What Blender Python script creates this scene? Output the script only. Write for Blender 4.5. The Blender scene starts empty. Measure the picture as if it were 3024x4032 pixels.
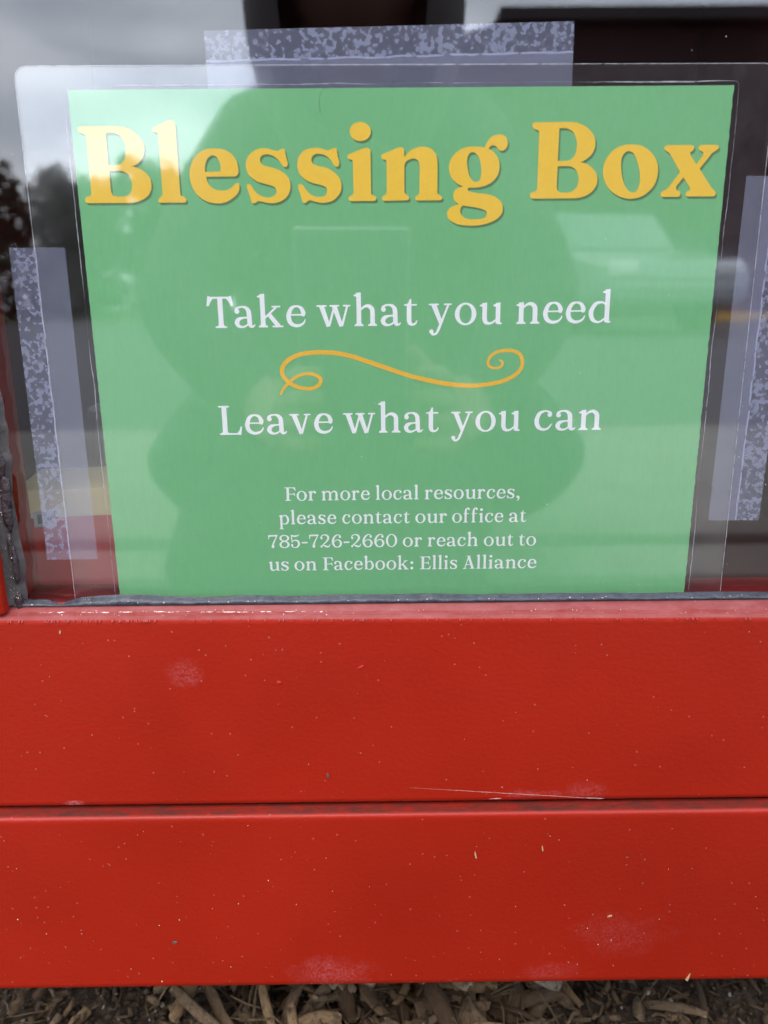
import bpy, bmesh, math, random
from mathutils import Vector, Matrix, geometry
from mathutils.noise import noise as pnoise
R = math.radians
rnd = random.Random(7)
S = bpy.context.scene
C = S.collection
OZ = 0.40                                   # sheet-plane origin sits this high above the ground

# ---------------------------------------------------------------- camera
TILT, YAW, ROLL = R(15.00968), R(0.306527), R(-0.499715)
CAM = Vector((-0.0083411, -0.27577317, -0.06819192 + OZ))
def cam_basis():
    fwd = Vector((math.sin(YAW), math.cos(YAW), 0)); right = Vector((math.cos(YAW), -math.sin(YAW), 0)); up = Vector((0, 0, 1))
    ct, st = math.cos(TILT), math.sin(TILT)
    fwd, up = fwd*ct - up*st, up*ct + fwd*st
    cr, sr = math.cos(ROLL), math.sin(ROLL)
    right, up = right*cr + up*sr, up*cr - right*sr
    return right, up, fwd
cr_, cu_, cf_ = cam_basis()
cd = bpy.data.cameras.new('camera'); cam = bpy.data.objects.new('camera', cd); C.objects.link(cam)
cam.matrix_world = Matrix(((cr_.x, cu_.x, -cf_.x, CAM.x), (cr_.y, cu_.y, -cf_.y, CAM.y), (cr_.z, cu_.z, -cf_.z, CAM.z), (0, 0, 0, 1)))
cd.sensor_fit = 'HORIZONTAL'; cd.sensor_width = 36.0; cd.lens = 36.0*3029/3024
cd.clip_start = 0.004; cd.clip_end = 500
cd.dof.use_dof = True; cd.dof.focus_distance = 0.288; cd.dof.aperture_fstop = 13.0
S.camera = cam
S.render.resolution_x, S.render.resolution_y = 768, 1024
S.render.engine = 'CYCLES'
S.cycles.use_denoising = True
S.cycles.transparent_max_bounces = 24; S.cycles.max_bounces = 10; S.cycles.diffuse_bounces = 4
S.cycles.caustics_reflective = False; S.cycles.caustics_refractive = False
S.view_settings.view_transform = 'Standard'; S.view_settings.look = 'None'
S.view_settings.exposure = 1.85; S.view_settings.gamma = 1.0; S.view_settings.use_curve_mapping = False

# ---------------------------------------------------------------- sky and sun (overcast)
SUN_EL, SUN_AZ = R(52), R(200)              # azimuth clockwise from +y: behind the viewer
W = bpy.data.worlds.new('World'); S.world = W; W.use_nodes = True
nt = W.node_tree; nt.nodes.clear()
def wn(t): return nt.nodes.new(t)
out = wn('ShaderNodeOutputWorld'); bg = wn('ShaderNodeBackground'); sky = wn('ShaderNodeTexSky')
sky.sky_type = 'NISHITA'; sky.sun_disc = False; sky.sun_elevation = SUN_EL; sky.sun_rotation = SUN_AZ; sky.dust_density = 3.0
tc = wn('ShaderNodeTexCoord'); mp = wn('ShaderNodeMapping'); mp.inputs['Scale'].default_value = (2.2, 2.2, 6.5); mp.inputs['Location'].default_value = (0.3, 1.7, 0.4)
no = wn('ShaderNodeTexNoise'); no.inputs['Scale'].default_value = 1.5; no.inputs['Detail'].default_value = 6; no.inputs['Roughness'].default_value = 0.52; no.inputs['Distortion'].default_value = 0.35
rp = wn('ShaderNodeValToRGB'); rp.color_ramp.elements[0].position = 0.34; rp.color_ramp.elements[1].position = 0.70
rp.color_ramp.elements[0].color = (0.34, 0.41, 0.51, 1); rp.color_ramp.elements[1].color = (.96, 1.02, 1.12, 1)
sc = wn('ShaderNodeVectorMath'); sc.operation = 'SCALE'; sc.inputs['Scale'].default_value = 9.5
mx = wn('ShaderNodeMix'); mx.data_type = 'RGBA'; mx.inputs['Factor'].default_value = 0.86
L = nt.links.new
L(tc.outputs['Generated'], mp.inputs['Vector']); L(mp.outputs['Vector'], no.inputs['Vector']); L(no.outputs['Fac'], rp.inputs['Fac'])
L(rp.outputs['Color'], sc.inputs[0]); L(sky.outputs['Color'], mx.inputs['A']); L(sc.outputs['Vector'], mx.inputs['B'])
L(mx.outputs['Result'], bg.inputs['Color']); bg.inputs['Strength'].default_value = 0.13; L(bg.outputs['Background'], out.inputs['Surface'])
sd = bpy.data.lights.new('sun', 'SUN'); sd.energy = 0.5; sd.angle = R(35); sd.color = (1.0, 0.96, 0.9)
so = bpy.data.objects.new('sun', sd); C.objects.link(so)
sdir = Vector((math.sin(SUN_AZ)*math.cos(SUN_EL), math.cos(SUN_AZ)*math.cos(SUN_EL), math.sin(SUN_EL)))
so.rotation_euler = (-sdir).to_track_quat('-Z', 'Y').to_euler(); so.location = sdir*6

# ---------------------------------------------------------------- helpers
def tag(o, label=None, cat=None, group=None, kind=None):
    if label: o['label'] = label
    if cat: o['category'] = cat
    if group: o['group'] = group
    if kind: o['kind'] = kind
    return o
def attach(o, p):
    """parent o to p and keep o where it stands (things' Empties are only moved, never turned)"""
    o.parent = p; o.matrix_parent_inverse = Matrix.Translation(-p.location)
def link(name, me, mat=None, parent=None, loc=(0, 0, 0), smooth=False):
    o = bpy.data.objects.new(name, me); C.objects.link(o); o.location = loc
    if mat: me.materials.append(mat)
    if parent: attach(o, parent)
    if smooth:
        for p in me.polygons: p.use_smooth = True
    return o
def from_bm(name, bm, mat=None, parent=None, loc=(0, 0, 0), smooth=False):
    bmesh.ops.recalc_face_normals(bm, faces=bm.faces)
    me = bpy.data.meshes.new(name); bm.to_mesh(me); bm.free()
    return link(name, me, mat, parent, loc, smooth)
def empty(name, loc=(0, 0, 0), parent=None):
    o = bpy.data.objects.new(name, None); C.objects.link(o); o.location = loc; o.empty_display_size = 0.05
    if parent: attach(o, parent)
    return o
def box(bm, x0, x1, y0, y1, z0, z1, bev=0.0, seg=2):
    r = bmesh.ops.create_cube(bm, size=1.0)
    vs = r['verts']
    for v in vs: v.co = Vector((x0 + (v.co.x+.5)*(x1-x0), y0 + (v.co.y+.5)*(y1-y0), z0 + (v.co.z+.5)*(z1-z0)))
    if bev > 0:
        es = list({e for v in vs for e in v.link_edges})
        bmesh.ops.bevel(bm, geom=es, offset=bev, segments=seg, affect='EDGES', profile=0.5)
def tube(bm, pts, rad, n=8, taper=None):
    rings = []
    for i, p in enumerate(pts):
        a = pts[max(i-1, 0)]; b = pts[min(i+1, len(pts)-1)]
        d = (Vector(b)-Vector(a)).normalized()
        u = d.cross(Vector((0, 0, 1)));  u = u.normalized() if u.length > 1e-4 else Vector((1, 0, 0))
        v = d.cross(u).normalized(); r = rad*(taper[i] if taper else 1)
        rings.append([bm.verts.new(Vector(p)+u*r*math.cos(2*math.pi*k/n)+v*r*math.sin(2*math.pi*k/n)) for k in range(n)])
    for i in range(len(rings)-1):
        for k in range(n): bm.faces.new((rings[i][k], rings[i][(k+1) % n], rings[i+1][(k+1) % n], rings[i+1][k]))
    bm.faces.new(rings[0][::-1]); bm.faces.new(rings[-1])
class NT:
    """small node-building helper"""
    def __init__(s, name):
        s.m = bpy.data.materials.new(name); s.m.use_nodes = True; s.t = s.m.node_tree; s.t.nodes.clear()
        s.out = s.n('ShaderNodeOutputMaterial')
    def n(s, t, ins=None, **kw):
        q = s.t.nodes.new(t)
        for k, v in kw.items(): setattr(q, k, v)
        for k, v in (ins or {}).items(): s.set(q, k, v)
        return q
    def set(s, q, k, v):
        if isinstance(v, bpy.types.NodeSocket): s.t.links.new(v, q.inputs[k])
        else: q.inputs[k].default_value = v
    def math(s, op, a, b=None, c=None):
        q = s.n('ShaderNodeMath', operation=op)
        for i, v in enumerate((a, b, c)):
            if v is not None: s.set(q, i, v)
        return q.outputs[0]
    def mix(s, f, a, b):
        q = s.n('ShaderNodeMix', data_type='RGBA'); s.set(q, 'Factor', f); s.set(q, 'A', a); s.set(q, 'B', b); return q.outputs['Result']
    def coords(s, kind='Object', scale=(1, 1, 1), loc=(0, 0, 0)):
        a = s.n('ShaderNodeTexCoord'); b = s.n('ShaderNodeMapping', {'Vector': a.outputs[kind], 'Scale': scale, 'Location': loc}); return b.outputs[0]
    def noise(s, vec, scale, detail=3, rough=.5, dist=0):
        return s.n('ShaderNodeTexNoise', {'Vector': vec, 'Scale': scale, 'Detail': detail, 'Roughness': rough, 'Distortion': dist}).outputs['Fac']
    def ramp(s, f, *stops):
        q = s.n('ShaderNodeValToRGB', {'Fac': f}); e = q.color_ramp.elements
        while len(e) < len(stops): e.new(0.5)
        for el, (p, c) in zip(e, stops): el.position = p; el.color = c if len(c) == 4 else (*c, 1)
        return q.outputs['Color']
    def step(s, f, a, b):
        return s.n('ShaderNodeMapRange', {'Value': f, 'From Min': a, 'From Max': b}, clamp=True).outputs[0]
    def xyz(s, vec):
        return s.n('ShaderNodeSeparateXYZ', {0: vec}).outputs
    def bump(s, h, strength=.3, dist=.001):
        return s.n('ShaderNodeBump', {'Height': h, 'Strength': strength, 'Distance': dist}).outputs[0]
    def pbsdf(s, col, rough=.5, normal=None, spec=.5, **kw):
        q = s.n('ShaderNodeBsdfPrincipled', {'Base Color': col, 'Roughness': rough, 'Specular IOR Level': spec})
        if normal is not None: s.set(q, 'Normal', normal)
        for k, v in kw.items(): s.set(q, k, v)
        return q.outputs[0]
    def surf(s, sh):
        s.t.links.new(sh, s.out.inputs['Surface']); return s.m
    def shmix(s, f, a, b):
        q = s.n('ShaderNodeMixShader'); s.set(q, 0, f); s.t.links.new(a, q.inputs[1]); s.t.links.new(b, q.inputs[2]); return q.outputs[0]
def plain(name, col, rough=.6, spec=.4, var=.12, scale=60, bump=0.0, **kw):
    m = NT(name); v = m.coords(); f = m.noise(v, scale, 4)
    c0 = (*[x*(1-var) for x in col], 1); c1 = (*[min(1, x*(1+var)) for x in col], 1)
    nrm = m.bump(f, bump, .002) if bump else None
    return m.surf(m.pbsdf(m.ramp(f, (.3, c0), (.7, c1)), rough, nrm, spec, **kw))

# ---------------------------------------------------------------- materials
def paint(name, marks=(), worn=None, base=(.306, .0110, .0022), dust=.0, rough=.46, pale=(.36, .10, .10, 1), grime_shade=None):
    """semi-gloss red paint; marks = smudges (x, z, rx, rz, strength) on the board's face, in world metres"""
    m = NT(name); v = m.coords(); xs = m.xyz(v)
    big = m.noise(v, 14, 3, .5); mid = m.noise(m.coords(scale=(1, 1, 1.5)), 400, 3, .6); fine = m.noise(v, 1500, 2, .6)
    col = m.ramp(big, (.3, tuple(c*.90 for c in base)), (.7, tuple(min(1, c*1.06) for c in base)))
    sp = m.n('ShaderNodeTexVoronoi', {'Vector': v, 'Scale': 420.0, 'Randomness': 1.0})
    dots = m.math('MULTIPLY', m.math('LESS_THAN', sp.outputs['Distance'], .16), m.math('GREATER_THAN', m.xyz(sp.outputs['Color'])[0], .93))
    col = m.mix(m.math('MULTIPLY', dots, .15), col, (.75, .42, .38, 1))
    grain = m.noise(m.coords(scale=(1, 1, 1)), 900, 4, .7)
    for (x, z, rx, rz, st) in marks:
        dx = m.math('DIVIDE', m.math('SUBTRACT', xs[0], x), rx); dz = m.math('DIVIDE', m.math('SUBTRACT', xs[2], z), rz)
        wob = m.math('MULTIPLY', m.math('SUBTRACT', m.noise(v, 130, 4, .6), .5), 2.0)
        d = m.math('ADD', m.math('SQRT', m.math('ADD', m.math('MULTIPLY', dx, dx), m.math('MULTIPLY', dz, dz))), wob)
        f = m.math('MULTIPLY', m.step(d, 1.2, .35), m.math('MULTIPLY', m.step(grain, .40, .72), st))
        col = m.mix(f, col, (.66, .28, .30, 1))
    if dust > 0:
        f = m.math('MULTIPLY', m.step(m.noise(m.coords(scale=(.35, 1, 1)), 260, 5, .65), .25, .75), dust)
        col = m.mix(f, col, pale)
    if worn:
        x0, x1, y0, y1, st = worn                     # chipped line along an edge, in x and y
        a = m.math('MULTIPLY', m.math('GREATER_THAN', xs[0], x0), m.math('LESS_THAN', xs[0], x1))
        yy = m.math('ADD', xs[1], m.math('MULTIPLY', m.math('SUBTRACT', m.noise(v, 380, 4, .6), .5), .0011))
        b = m.math('MULTIPLY', m.math('GREATER_THAN', yy, y0), m.math('LESS_THAN', yy, y1))
        f = m.math('MULTIPLY', m.math('MULTIPLY', a, b), m.step(m.noise(m.coords(scale=(.45, 1, 1)), 520, 5, .75), .50, .56))
        col = m.mix(m.math('MULTIPLY', f, st), col, (.85, .74, .66, 1))
    if grime_shade:                                          # dirt and groove shade painted on the hidden upper edge, z0 .. z1 and behind y0
        z0, z1, y0 = grime_shade
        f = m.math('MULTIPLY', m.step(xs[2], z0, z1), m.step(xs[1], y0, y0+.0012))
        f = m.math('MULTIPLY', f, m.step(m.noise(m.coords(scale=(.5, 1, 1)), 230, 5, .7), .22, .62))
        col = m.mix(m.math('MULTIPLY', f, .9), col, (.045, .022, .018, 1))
    h = m.math('ADD', m.math('MULTIPLY', mid, .8), m.math('MULTIPLY', fine, .25))
    rr = m.math('ADD', rough-.05, m.math('MULTIPLY', m.noise(v, 30, 2), .12))
    return m.surf(m.pbsdf(col, rr, m.bump(h, .20, .0007), .34))
def glassy(name, ior=1.5, boost=1.0, haze=0.0, rough=0.0, hcol=(.8, .82, .9, 1), tint=(1, 1, 1, 1), wav=0.0, base=0.0):
    m = NT(name); g = m.n('ShaderNodeNewGeometry')
    i = m.math('ADD', ior, m.math('MULTIPLY', g.outputs['Backfacing'], 1/ior-ior))
    nrm = None
    if wav: nrm = m.bump(m.noise(m.coords(scale=(1, 1, 1)), 70, 2), wav, .0006)
    fr = m.n('ShaderNodeFresnel', {'IOR': i})
    if nrm is not None: m.set(fr, 'Normal', nrm)
    f = m.math('MINIMUM', m.math('ADD', m.math('MULTIPLY', fr.outputs[0], boost), base), 1.0)
    gl = m.n('ShaderNodeBsdfGlossy', {'Color': (1, 1, 1, 1), 'Roughness': rough})
    if nrm is not None: m.set(gl, 'Normal', nrm)
    tr = m.n('ShaderNodeBsdfTransparent', {'Color': tint})
    sh = tr.outputs[0]
    if haze: 
        hz = m.math('MULTIPLY', m.step(m.noise(m.coords(), 130, 4, .6), .1, .9), haze*2)
        sh = m.shmix(hz, sh, m.n('ShaderNodeBsdfDiffuse', {'Color': hcol}).outputs[0])
    return m.surf(m.shmix(f, sh, gl.outputs[0]))

BOARD_MARKS = [(-.030, OZ-.3345, .0165, .0085, .22), (.088, OZ-.317, .018, .010, .10), (.060, OZ-.335, .013, .004, .14)]
RAIL_MARKS = [(-.082, OZ-.2007, .0062, .0052, .20), (.071, OZ-.2535, .0085, .0035, .18), (.050, OZ-.2545, .012, .0018, .2), (-.13, OZ-.2565, .004, .0012, .8)]
M_rail = paint('red_paint_rail', RAIL_MARKS)
M_board = paint('red_paint_board', BOARD_MARKS, grime_shade=(OZ-.2598, OZ-.2590, -.0176))
M_red = paint('red_paint')
M_ledge = paint('red_paint_weathered', worn=(-.135, -.030, -.00885, -.00855, .9), dust=.6, rough=.5, base=(.19, .012, .007), pale=(.33, .105, .105, 1))
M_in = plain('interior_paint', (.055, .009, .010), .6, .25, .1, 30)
M_in2 = plain('inner_sill_paint', (.16, .010, .012), .5, .3, .15, 60)
M_glass = glassy('window_glass', 1.52, 1.4)
M_film = glassy('laminate_film', 1.60, 1.3, haze=.012, rough=.065, wav=.08, base=.015)
m = NT('seal_ridge'); M_ridge = m.surf(m.shmix(m.step(m.noise(m.coords(), 300, 3), .15, .8), m.n('ShaderNodeBsdfTransparent').outputs[0], m.pbsdf((.62, .6, .64, 1), .3)))
def paper_mat():
    m = NT('green_print'); v = m.coords()
    f = m.noise(m.coords(scale=(1, 1, .22)), 900, 3, .7); b = m.noise(v, 22, 3)
    col = m.ramp(f, (.25, (.172, .482, .206)), (.75, (.194, .522, .228)))
    col = m.mix(m.math('MULTIPLY', m.step(b, .35, .7), .12), col, (.186, .505, .22, 1))
    return m.surf(m.pbsdf(col, .55, None, .3))
def ink(name, col, var=.05):
    m = NT(name); f = m.noise(m.coords(), 900, 3, .7)
    return m.surf(m.pbsdf(m.ramp(f, (.25, tuple(c*(1-var) for c in col)), (.75, tuple(min(1, c*(1+var)) for c in col))), .5, None, .3))
M_paper = paper_mat(); M_yellow = ink('yellow_ink', (1.0, .60, .055)); M_gold = ink('gold_ink', (.95, .52, .045)); M_white = ink('white_ink', (.985, .985, .99), .005)
m = NT('printed_shadow_ink'); M_shadow = m.surf(m.shmix(.28, m.n('ShaderNodeBsdfTransparent').outputs[0], m.pbsdf((.10, .15, .06, 1), .6)))
def tape_mat():
    m = NT('clear_tape'); v = m.coords(); w = m.xyz(v)[2]           # local z runs 0 (inner) .. 0.019 (outer)
    n1 = m.noise(v, 520, 1.5, .4, .25)
    vo = m.n('ShaderNodeTexVoronoi', {'Vector': v, 'Scale': 420.0})
    cells = m.math('MULTIPLY', m.step(vo.outputs['Distance'], .50, .30), m.math('GREATER_THAN', m.xyz(vo.outputs['Color'])[1], .48))
    dens = m.math('MULTIPLY', m.math('SUBTRACT', m.noise(v, 90, 2), .5), .55)
    blob = m.step(m.math('ADD', n1, dens), .48, .60)
    spots = m.math('MAXIMUM', blob, m.math('MULTIPLY', cells, .85))
    zone = m.step(w, .0103, .0104)
    a_out = m.math('ADD', .19, m.math('MULTIPLY', spots, .24))
    wl = m.math('ADD', w, m.math('MULTIPLY', m.math('SUBTRACT', m.noise(v, 120, 3), .5), .0012))
    line = m.math('MULTIPLY', m.step(wl, .00985, .0101), m.step(wl, .01065, .0104))
    a_in = m.math('ADD', .29, m.math('MULTIPLY', m.noise(v, 150, 4), .06))
    a = m.math('ADD', m.math('MULTIPLY', zone, a_out), m.math('MULTIPLY', m.math('SUBTRACT', 1.0, zone), a_in))
    a = m.math('MAXIMUM', a, m.math('MULTIPLY', line, m.step(m.noise(v, 200, 2), .3, .5)))
    a = m.math('MINIMUM', a, .62)
    d = m.pbsdf((.47, .49, .69, 1), .45, None, .4)
    return m.surf(m.shmix(a, m.n('ShaderNodeBsdfTransparent', {'Color': (.93, .93, .97, 1)}).outputs[0], d))
M_tape = tape_mat()
M_seal = plain('grey_sealant', (.038, .040, .052), .36, .4, .35, 260, .5)
M_seal2 = plain('tan_sealant', (.055, .047, .046), .5, .4, .25, 160, .4)
M_seal3 = plain('dark_sealant', (.035, .022, .026), .5, .4, .4, 400, .6)
# ================================================================ ground and street (what the pane mirrors)
def sheet(name, x0, x1, y0, y1, z, mat, nx=1, ny=1, fn=None, kind='structure'):
    bm = bmesh.new(); g = [[bm.verts.new((x0+(x1-x0)*i/nx, y0+(y1-y0)*j/ny, z + (fn(x0+(x1-x0)*i/nx, y0+(y1-y0)*j/ny) if fn else 0))) for i in range(nx+1)] for j in range(ny+1)]
    for j in range(ny):
        for i in range(nx): bm.faces.new((g[j][i], g[j][i+1], g[j+1][i+1], g[j+1][i]))
    return tag(from_bm(name, bm, mat, None, smooth=True), kind=kind)
def soil_mat():
    m = NT('soil'); v = m.coords()
    n = m.noise(v, 260, 5, .7); k = m.noise(v, 40, 3); fine = m.noise(v, 1400, 2, .6)
    col = m.ramp(n, (.3, (.020, .013, .009)), (.55, (.06, .041, .028)), (.8, (.15, .11, .08)))
    return m.surf(m.pbsdf(col, .95, m.bump(m.math('ADD', n, m.math('MULTIPLY', fine, .4)), 1.0, .002), .15))
M_soil = soil_mat()
M_conc = plain('concrete', (.175, .165, .142), .85, .3, .14, 9, .3)
M_asph = plain('asphalt', (.05, .049, .05), .9, .3, .25, 40, .4)
M_grass = plain('grass_blades', (.055, .085, .028), .8, .3, .3, 12)
def lump(x, y): return .004*pnoise(Vector((x*28, y*28, 1.3))) + .0022*pnoise(Vector((x*110, y*110, 4.1)))
sheet('soil', -1.2, 1.2, -.62, .9, 0.0, M_soil, 1, 1)
sheet('soil', -.34, .34, -.20, .16, .006, M_soil, 170, 90, lump)
sheet('ground', -120, 120, -160, 60, -.012, M_grass)
def slab(name, x0, x1, y0, y1, z, mat, bev=.006):
    bm = bmesh.new(); box(bm, x0, x1, y0, y1, -.10, z, bev); return tag(from_bm(name, bm, mat), kind='structure')
slab('pavement', -14, 14, -.745, -.62, .010, M_conc)          # kerb strip along the bed
slab('pavement', -14, 14, -1.80, -.79, .012, M_conc)
sheet('road', -80, 80, -19, -1.82, -.004, M_asph)
M_yline = plain('road_paint', (.62, .34, .03), .7, .3, .15, 6)
bm = bmesh.new(); box(bm, 6.0, 40, -15.4, -15.0, -.05, .15, .02); tag(from_bm('kerb', bm, M_yline), kind='structure')

# ---------------------------------------------------------------- trees across the street
M_bark = plain('bark', (.09, .065, .045), .9, .2, .3, 20, .6)
M_leaf = plain('leaves', (.035, .058, .022), .7, .3, .4, 1.5)
def tree(x, y, h, w, seed, label):
    r = random.Random(seed); t = empty('tree', (x, y, 0)); tag(t, label, 'tree', 'trees across the street')
    bm = bmesh.new(); tube(bm, [(x, y, 0), (x+.05, y, h*.3), (x-.05, y, h*.55), (x, y, h*.8)], h*.035, 8, [1.3, 1, .7, .3])
    for k in range(6):
        a = r.uniform(0, 6.28); tube(bm, [(x, y, h*(.3+.06*k)), (x+math.cos(a)*w*.3, y+math.sin(a)*w*.3, h*(.5+.06*k))], h*.012, 6, [1, .4])
    from_bm('trunk', bm, M_bark, t)
    bm = bmesh.new(); cl = [(Vector((r.gauss(0, w*.26), r.gauss(0, w*.26), h*r.uniform(.10, .92))), r.uniform(.12, .24)*w) for _ in range(44)]
    for _ in range(7000):
        c, rad = r.choice(cl); d = Vector((r.gauss(0, 1), r.gauss(0, 1), r.gauss(0, .8))).normalized()*rad*r.uniform(.5, 1.15)
        p = Vector((x, y, 0))+c+d; s = r.uniform(.08, .19); q = Matrix.Rotation(r.uniform(0, 6.28), 3, Vector((r.gauss(0, 1), r.gauss(0, 1), r.gauss(0, 1))).normalized())
        bm.faces.new([bm.verts.new(p+q@Vector(o)*s) for o in ((-1, -.5, 0), (1, -.5, .1), (1, .5, 0), (-1, .5, -.1))])
    me = bpy.data.meshes.new('crown'); bm.to_mesh(me); bm.free(); link('crown', me, M_leaf, t)
tree(-13.5, -24, 5.2, 4.6, 1, 'dark leafy tree across the street, farthest left of the row')
tree(-9.8, -26, 4.4, 4.2, 2, 'lower round tree across the street, second from the left')
tree(-6.2, -28, 4.9, 4.4, 3, 'tree across the street nearest to the brown building')
tree(-17.5, -23, 5.8, 5.0, 4, 'tallest tree across the street, behind the left end of the pavement')

# ---------------------------------------------------------------- flat-roofed building across the street
M_wall = plain('brown_siding', (.030, .014, .014), .8, .3, .15, 3)
M_trim = plain('dark_trim', (.03, .025, .026), .6, .4, .1, 5)
M_dglass = plain('dark_window', (.02, .022, .025), .08, .5, .1, 2)
M_doorp = plain('door_paint', (.10, .03, .025), .5, .4, .1, 4)
b = empty('building', (9, -24, 0)); tag(b, 'dark brown flat-roofed building across the street', 'building')
bm = bmesh.new(); box(bm, 3.7, 26, -30, -24, 0, 7.85); from_bm('wall', bm, M_wall, b)
bm = bmesh.new(); box(bm, 3.4, 26.4, -30.4, -23.5, 7.85, 8.2, .04); from_bm('roof', bm, M_trim, b)
bm = bmesh.new(); box(bm, 1.2, 3.69, -30, -24.1, 0, 6.9); from_bm('side_wing', bm, M_wall, b)
bm = bmesh.new(); q = [bm.verts.new(p) for p in ((1.0, -23.7, 6.91), (3.39, -23.7, 6.91), (3.39, -23.7, 7.9), (1.0, -23.7, 7.1), (1.0, -30.2, 6.91), (3.39, -30.2, 6.91), (3.39, -30.2, 7.9), (1.0, -30.2, 7.1))]
for f in ((0, 1, 2, 3), (7, 6, 5, 4), (3, 2, 6, 7), (0, 4, 5, 1), (0, 3, 7, 4), (1, 5, 6, 2)): bm.faces.new([q[i] for i in f])
from_bm('wing_roof', bm, M_trim, b)
for k in range(5):
    x = 5.0+4*k
    if k == 2:
        bm = bmesh.new(); box(bm, x-.6, x+.6, -24.02, -23.94, 0, 2.2, .02); d = from_bm('door', bm, M_doorp, b)
        bm = bmesh.new(); tube(bm, [(x+.45, -23.86, 1.0), (x+.45, -23.86, 1.25)], .02); from_bm('handle', bm, M_trim, d); continue
    bm = bmesh.new(); box(bm, x-1.0, x+1.0, -24.03, -23.93, .9, 2.4, .02); wf = from_bm('window', bm, M_trim, b)
    bm = bmesh.new(); box(bm, x-.9, x+.9, -23.929, -23.92, 1.0, 2.3); from_bm('pane', bm, M_dglass, wf)
bm = bmesh.new(); tube(bm, [(-40, -14, 6.2), (-20, -14, 5.75), (0, -14, 5.6), (22, -14, 6.0)], .018, 6)
tag(from_bm('overhead_cable', bm, M_trim), 'thin dark cable strung across the sky over the street', 'cable')

# ---------------------------------------------------------------- parked car
M_carp = plain('grey_car_paint', (.26, .27, .28), .15, .7, .03, 2); M_tyre = plain('rubber', (.02, .02, .021), .8, .3, .1, 30)
M_rim = plain('wheel_rim', (.08, .08, .085), .4, .6, .05, 20); M_cglass = plain('windscreen', (.10, .12, .13), .04, .9, .05, 2)
M_lamp = plain('lamp_lens', (.7, .7, .68), .1, .6, .05, 20); M_tail = plain('tail_lens', (.4, .02, .02), .15, .6, .05, 20)
def car(x, y, label):
    t = empty('parked_car', (x, y, 0)); tag(t, label, 'car')
    def prism(prof, hw, bev, z=0):
        bm = bmesh.new(); a = [bm.verts.new((x+px, y-hw, pz+z)) for px, pz in prof]; c = [bm.verts.new((x+px, y+hw, pz+z)) for px, pz in prof]; n = len(prof)
        bm.faces.new(a[::-1]); bm.faces.new(c)
        for i in range(n): bm.faces.new((a[i], a[(i+1) % n], c[(i+1) % n], c[i]))
        bmesh.ops.bevel(bm, geom=bm.edges[:], offset=bev, segments=3, affect='EDGES'); return bm
    low = [(-2.2, .32), (-2.25, .55), (-2.15, .78), (-1.2, .92), (-.9, .95), (1.5, .98), (2.15, .92), (2.25, .6), (2.2, .3)]
    bd = from_bm('body', prism(low, .88, .05), M_carp, t)
    cab = [(-1.0, .90), (-.35, 1.42), (.95, 1.44), (1.75, .93)]
    from_bm('cabin', prism(cab, .76, .04), M_carp, t)
    def quad(name, pts, mat):
        bm = bmesh.new(); f = bm.faces.new([bm.verts.new((x+a, y+b_, c_)) for a, b_, c_ in pts]); e = bmesh.ops.extrude_face_region(bm, geom=[f]); 
        f.normal_update(); nn = f.normal*.012
        for v in [q for q in e['geom'] if isinstance(q, bmesh.types.BMVert)]: v.co += nn
        from_bm(name, bm, mat, t)
    quad('windscreen', [(-.985, -.66, .955), (-.985, .66, .955), (-.44, .60, 1.38), (-.44, -.60, 1.38)], M_cglass)
    t.rotation_euler.z = R(-101)
    for s in (-1, 1):
        quad('side_window', [(-.70, s*.772, .98), (.30, s*.772, .98), (.30, s*.772, 1.36), (-.25, s*.772, 1.36)], M_cglass)
        quad('side_window', [(.38, s*.772, .98), (1.35, s*.772, .98), (.9, s*.772, 1.36), (.38, s*.772, 1.36)], M_cglass)
        bm = bmesh.new(); box(bm, x-2.24, x-2.10, y+s*.62-.16, y+s*.62+.16, .62, .76, .03); from_bm('headlight', bm, M_lamp, t)
        bm = bmesh.new(); box(bm, x+2.12, x+2.26, y+s*.66-.12, y+s*.66+.12, .66, .86, .03); from_bm('tail_light', bm, M_tail, t)
        for wx in (-1.35, 1.38):
            bm = bmesh.new(); bmesh.ops.create_cone(bm, cap_ends=True, segments=32, radius1=.33, radius2=.33, depth=.22, matrix=Matrix.Translation((x+wx, y+s*.80, .33))@Matrix.Rotation(R(90), 4, 'X'))
            bmesh.ops.bevel(bm, geom=[e for e in bm.edges if not e.is_manifold or e.calc_face_angle(0) > 1], offset=.03, segments=3, affect='EDGES'); wh = from_bm('wheel', bm, M_tyre, t)
            bm = bmesh.new(); bmesh.ops.create_cone(bm, cap_ends=True, segments=24, radius1=.21, radius2=.19, depth=.235, matrix=Matrix.Translation((x+wx, y+s*.80, .33))@Matrix.Rotation(R(90), 4, 'X')); from_bm('rim', bm, M_rim, wh)
car(2.75, -10.4, 'grey car parked at the far side of the pavement, its windscreen catching the sky')

# ================================================================ the red box
XL, XR = -.1465, .158                        # window opening between the stiles
DEPTH = .30
ZB, ZT = OZ-.341, OZ+.29
box_t = empty('blessing_box', (0, DEPTH/2, .03)); tag(box_t, 'red painted wooden cabinet with a glazed door standing on the mulch', 'cabinet')
def zled(x): return OZ - .1786 - (x+.147)*.0075   # front edge of the sill; falls a touch to the right
def grid(bm, rows):
    vs = [[bm.verts.new(p) for p in r] for r in rows]
    for j in range(len(vs)-1):
        for i in range(len(vs[0])-1): bm.faces.new((vs[j][i], vs[j][i+1], vs[j+1][i+1], vs[j+1][i]))
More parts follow.
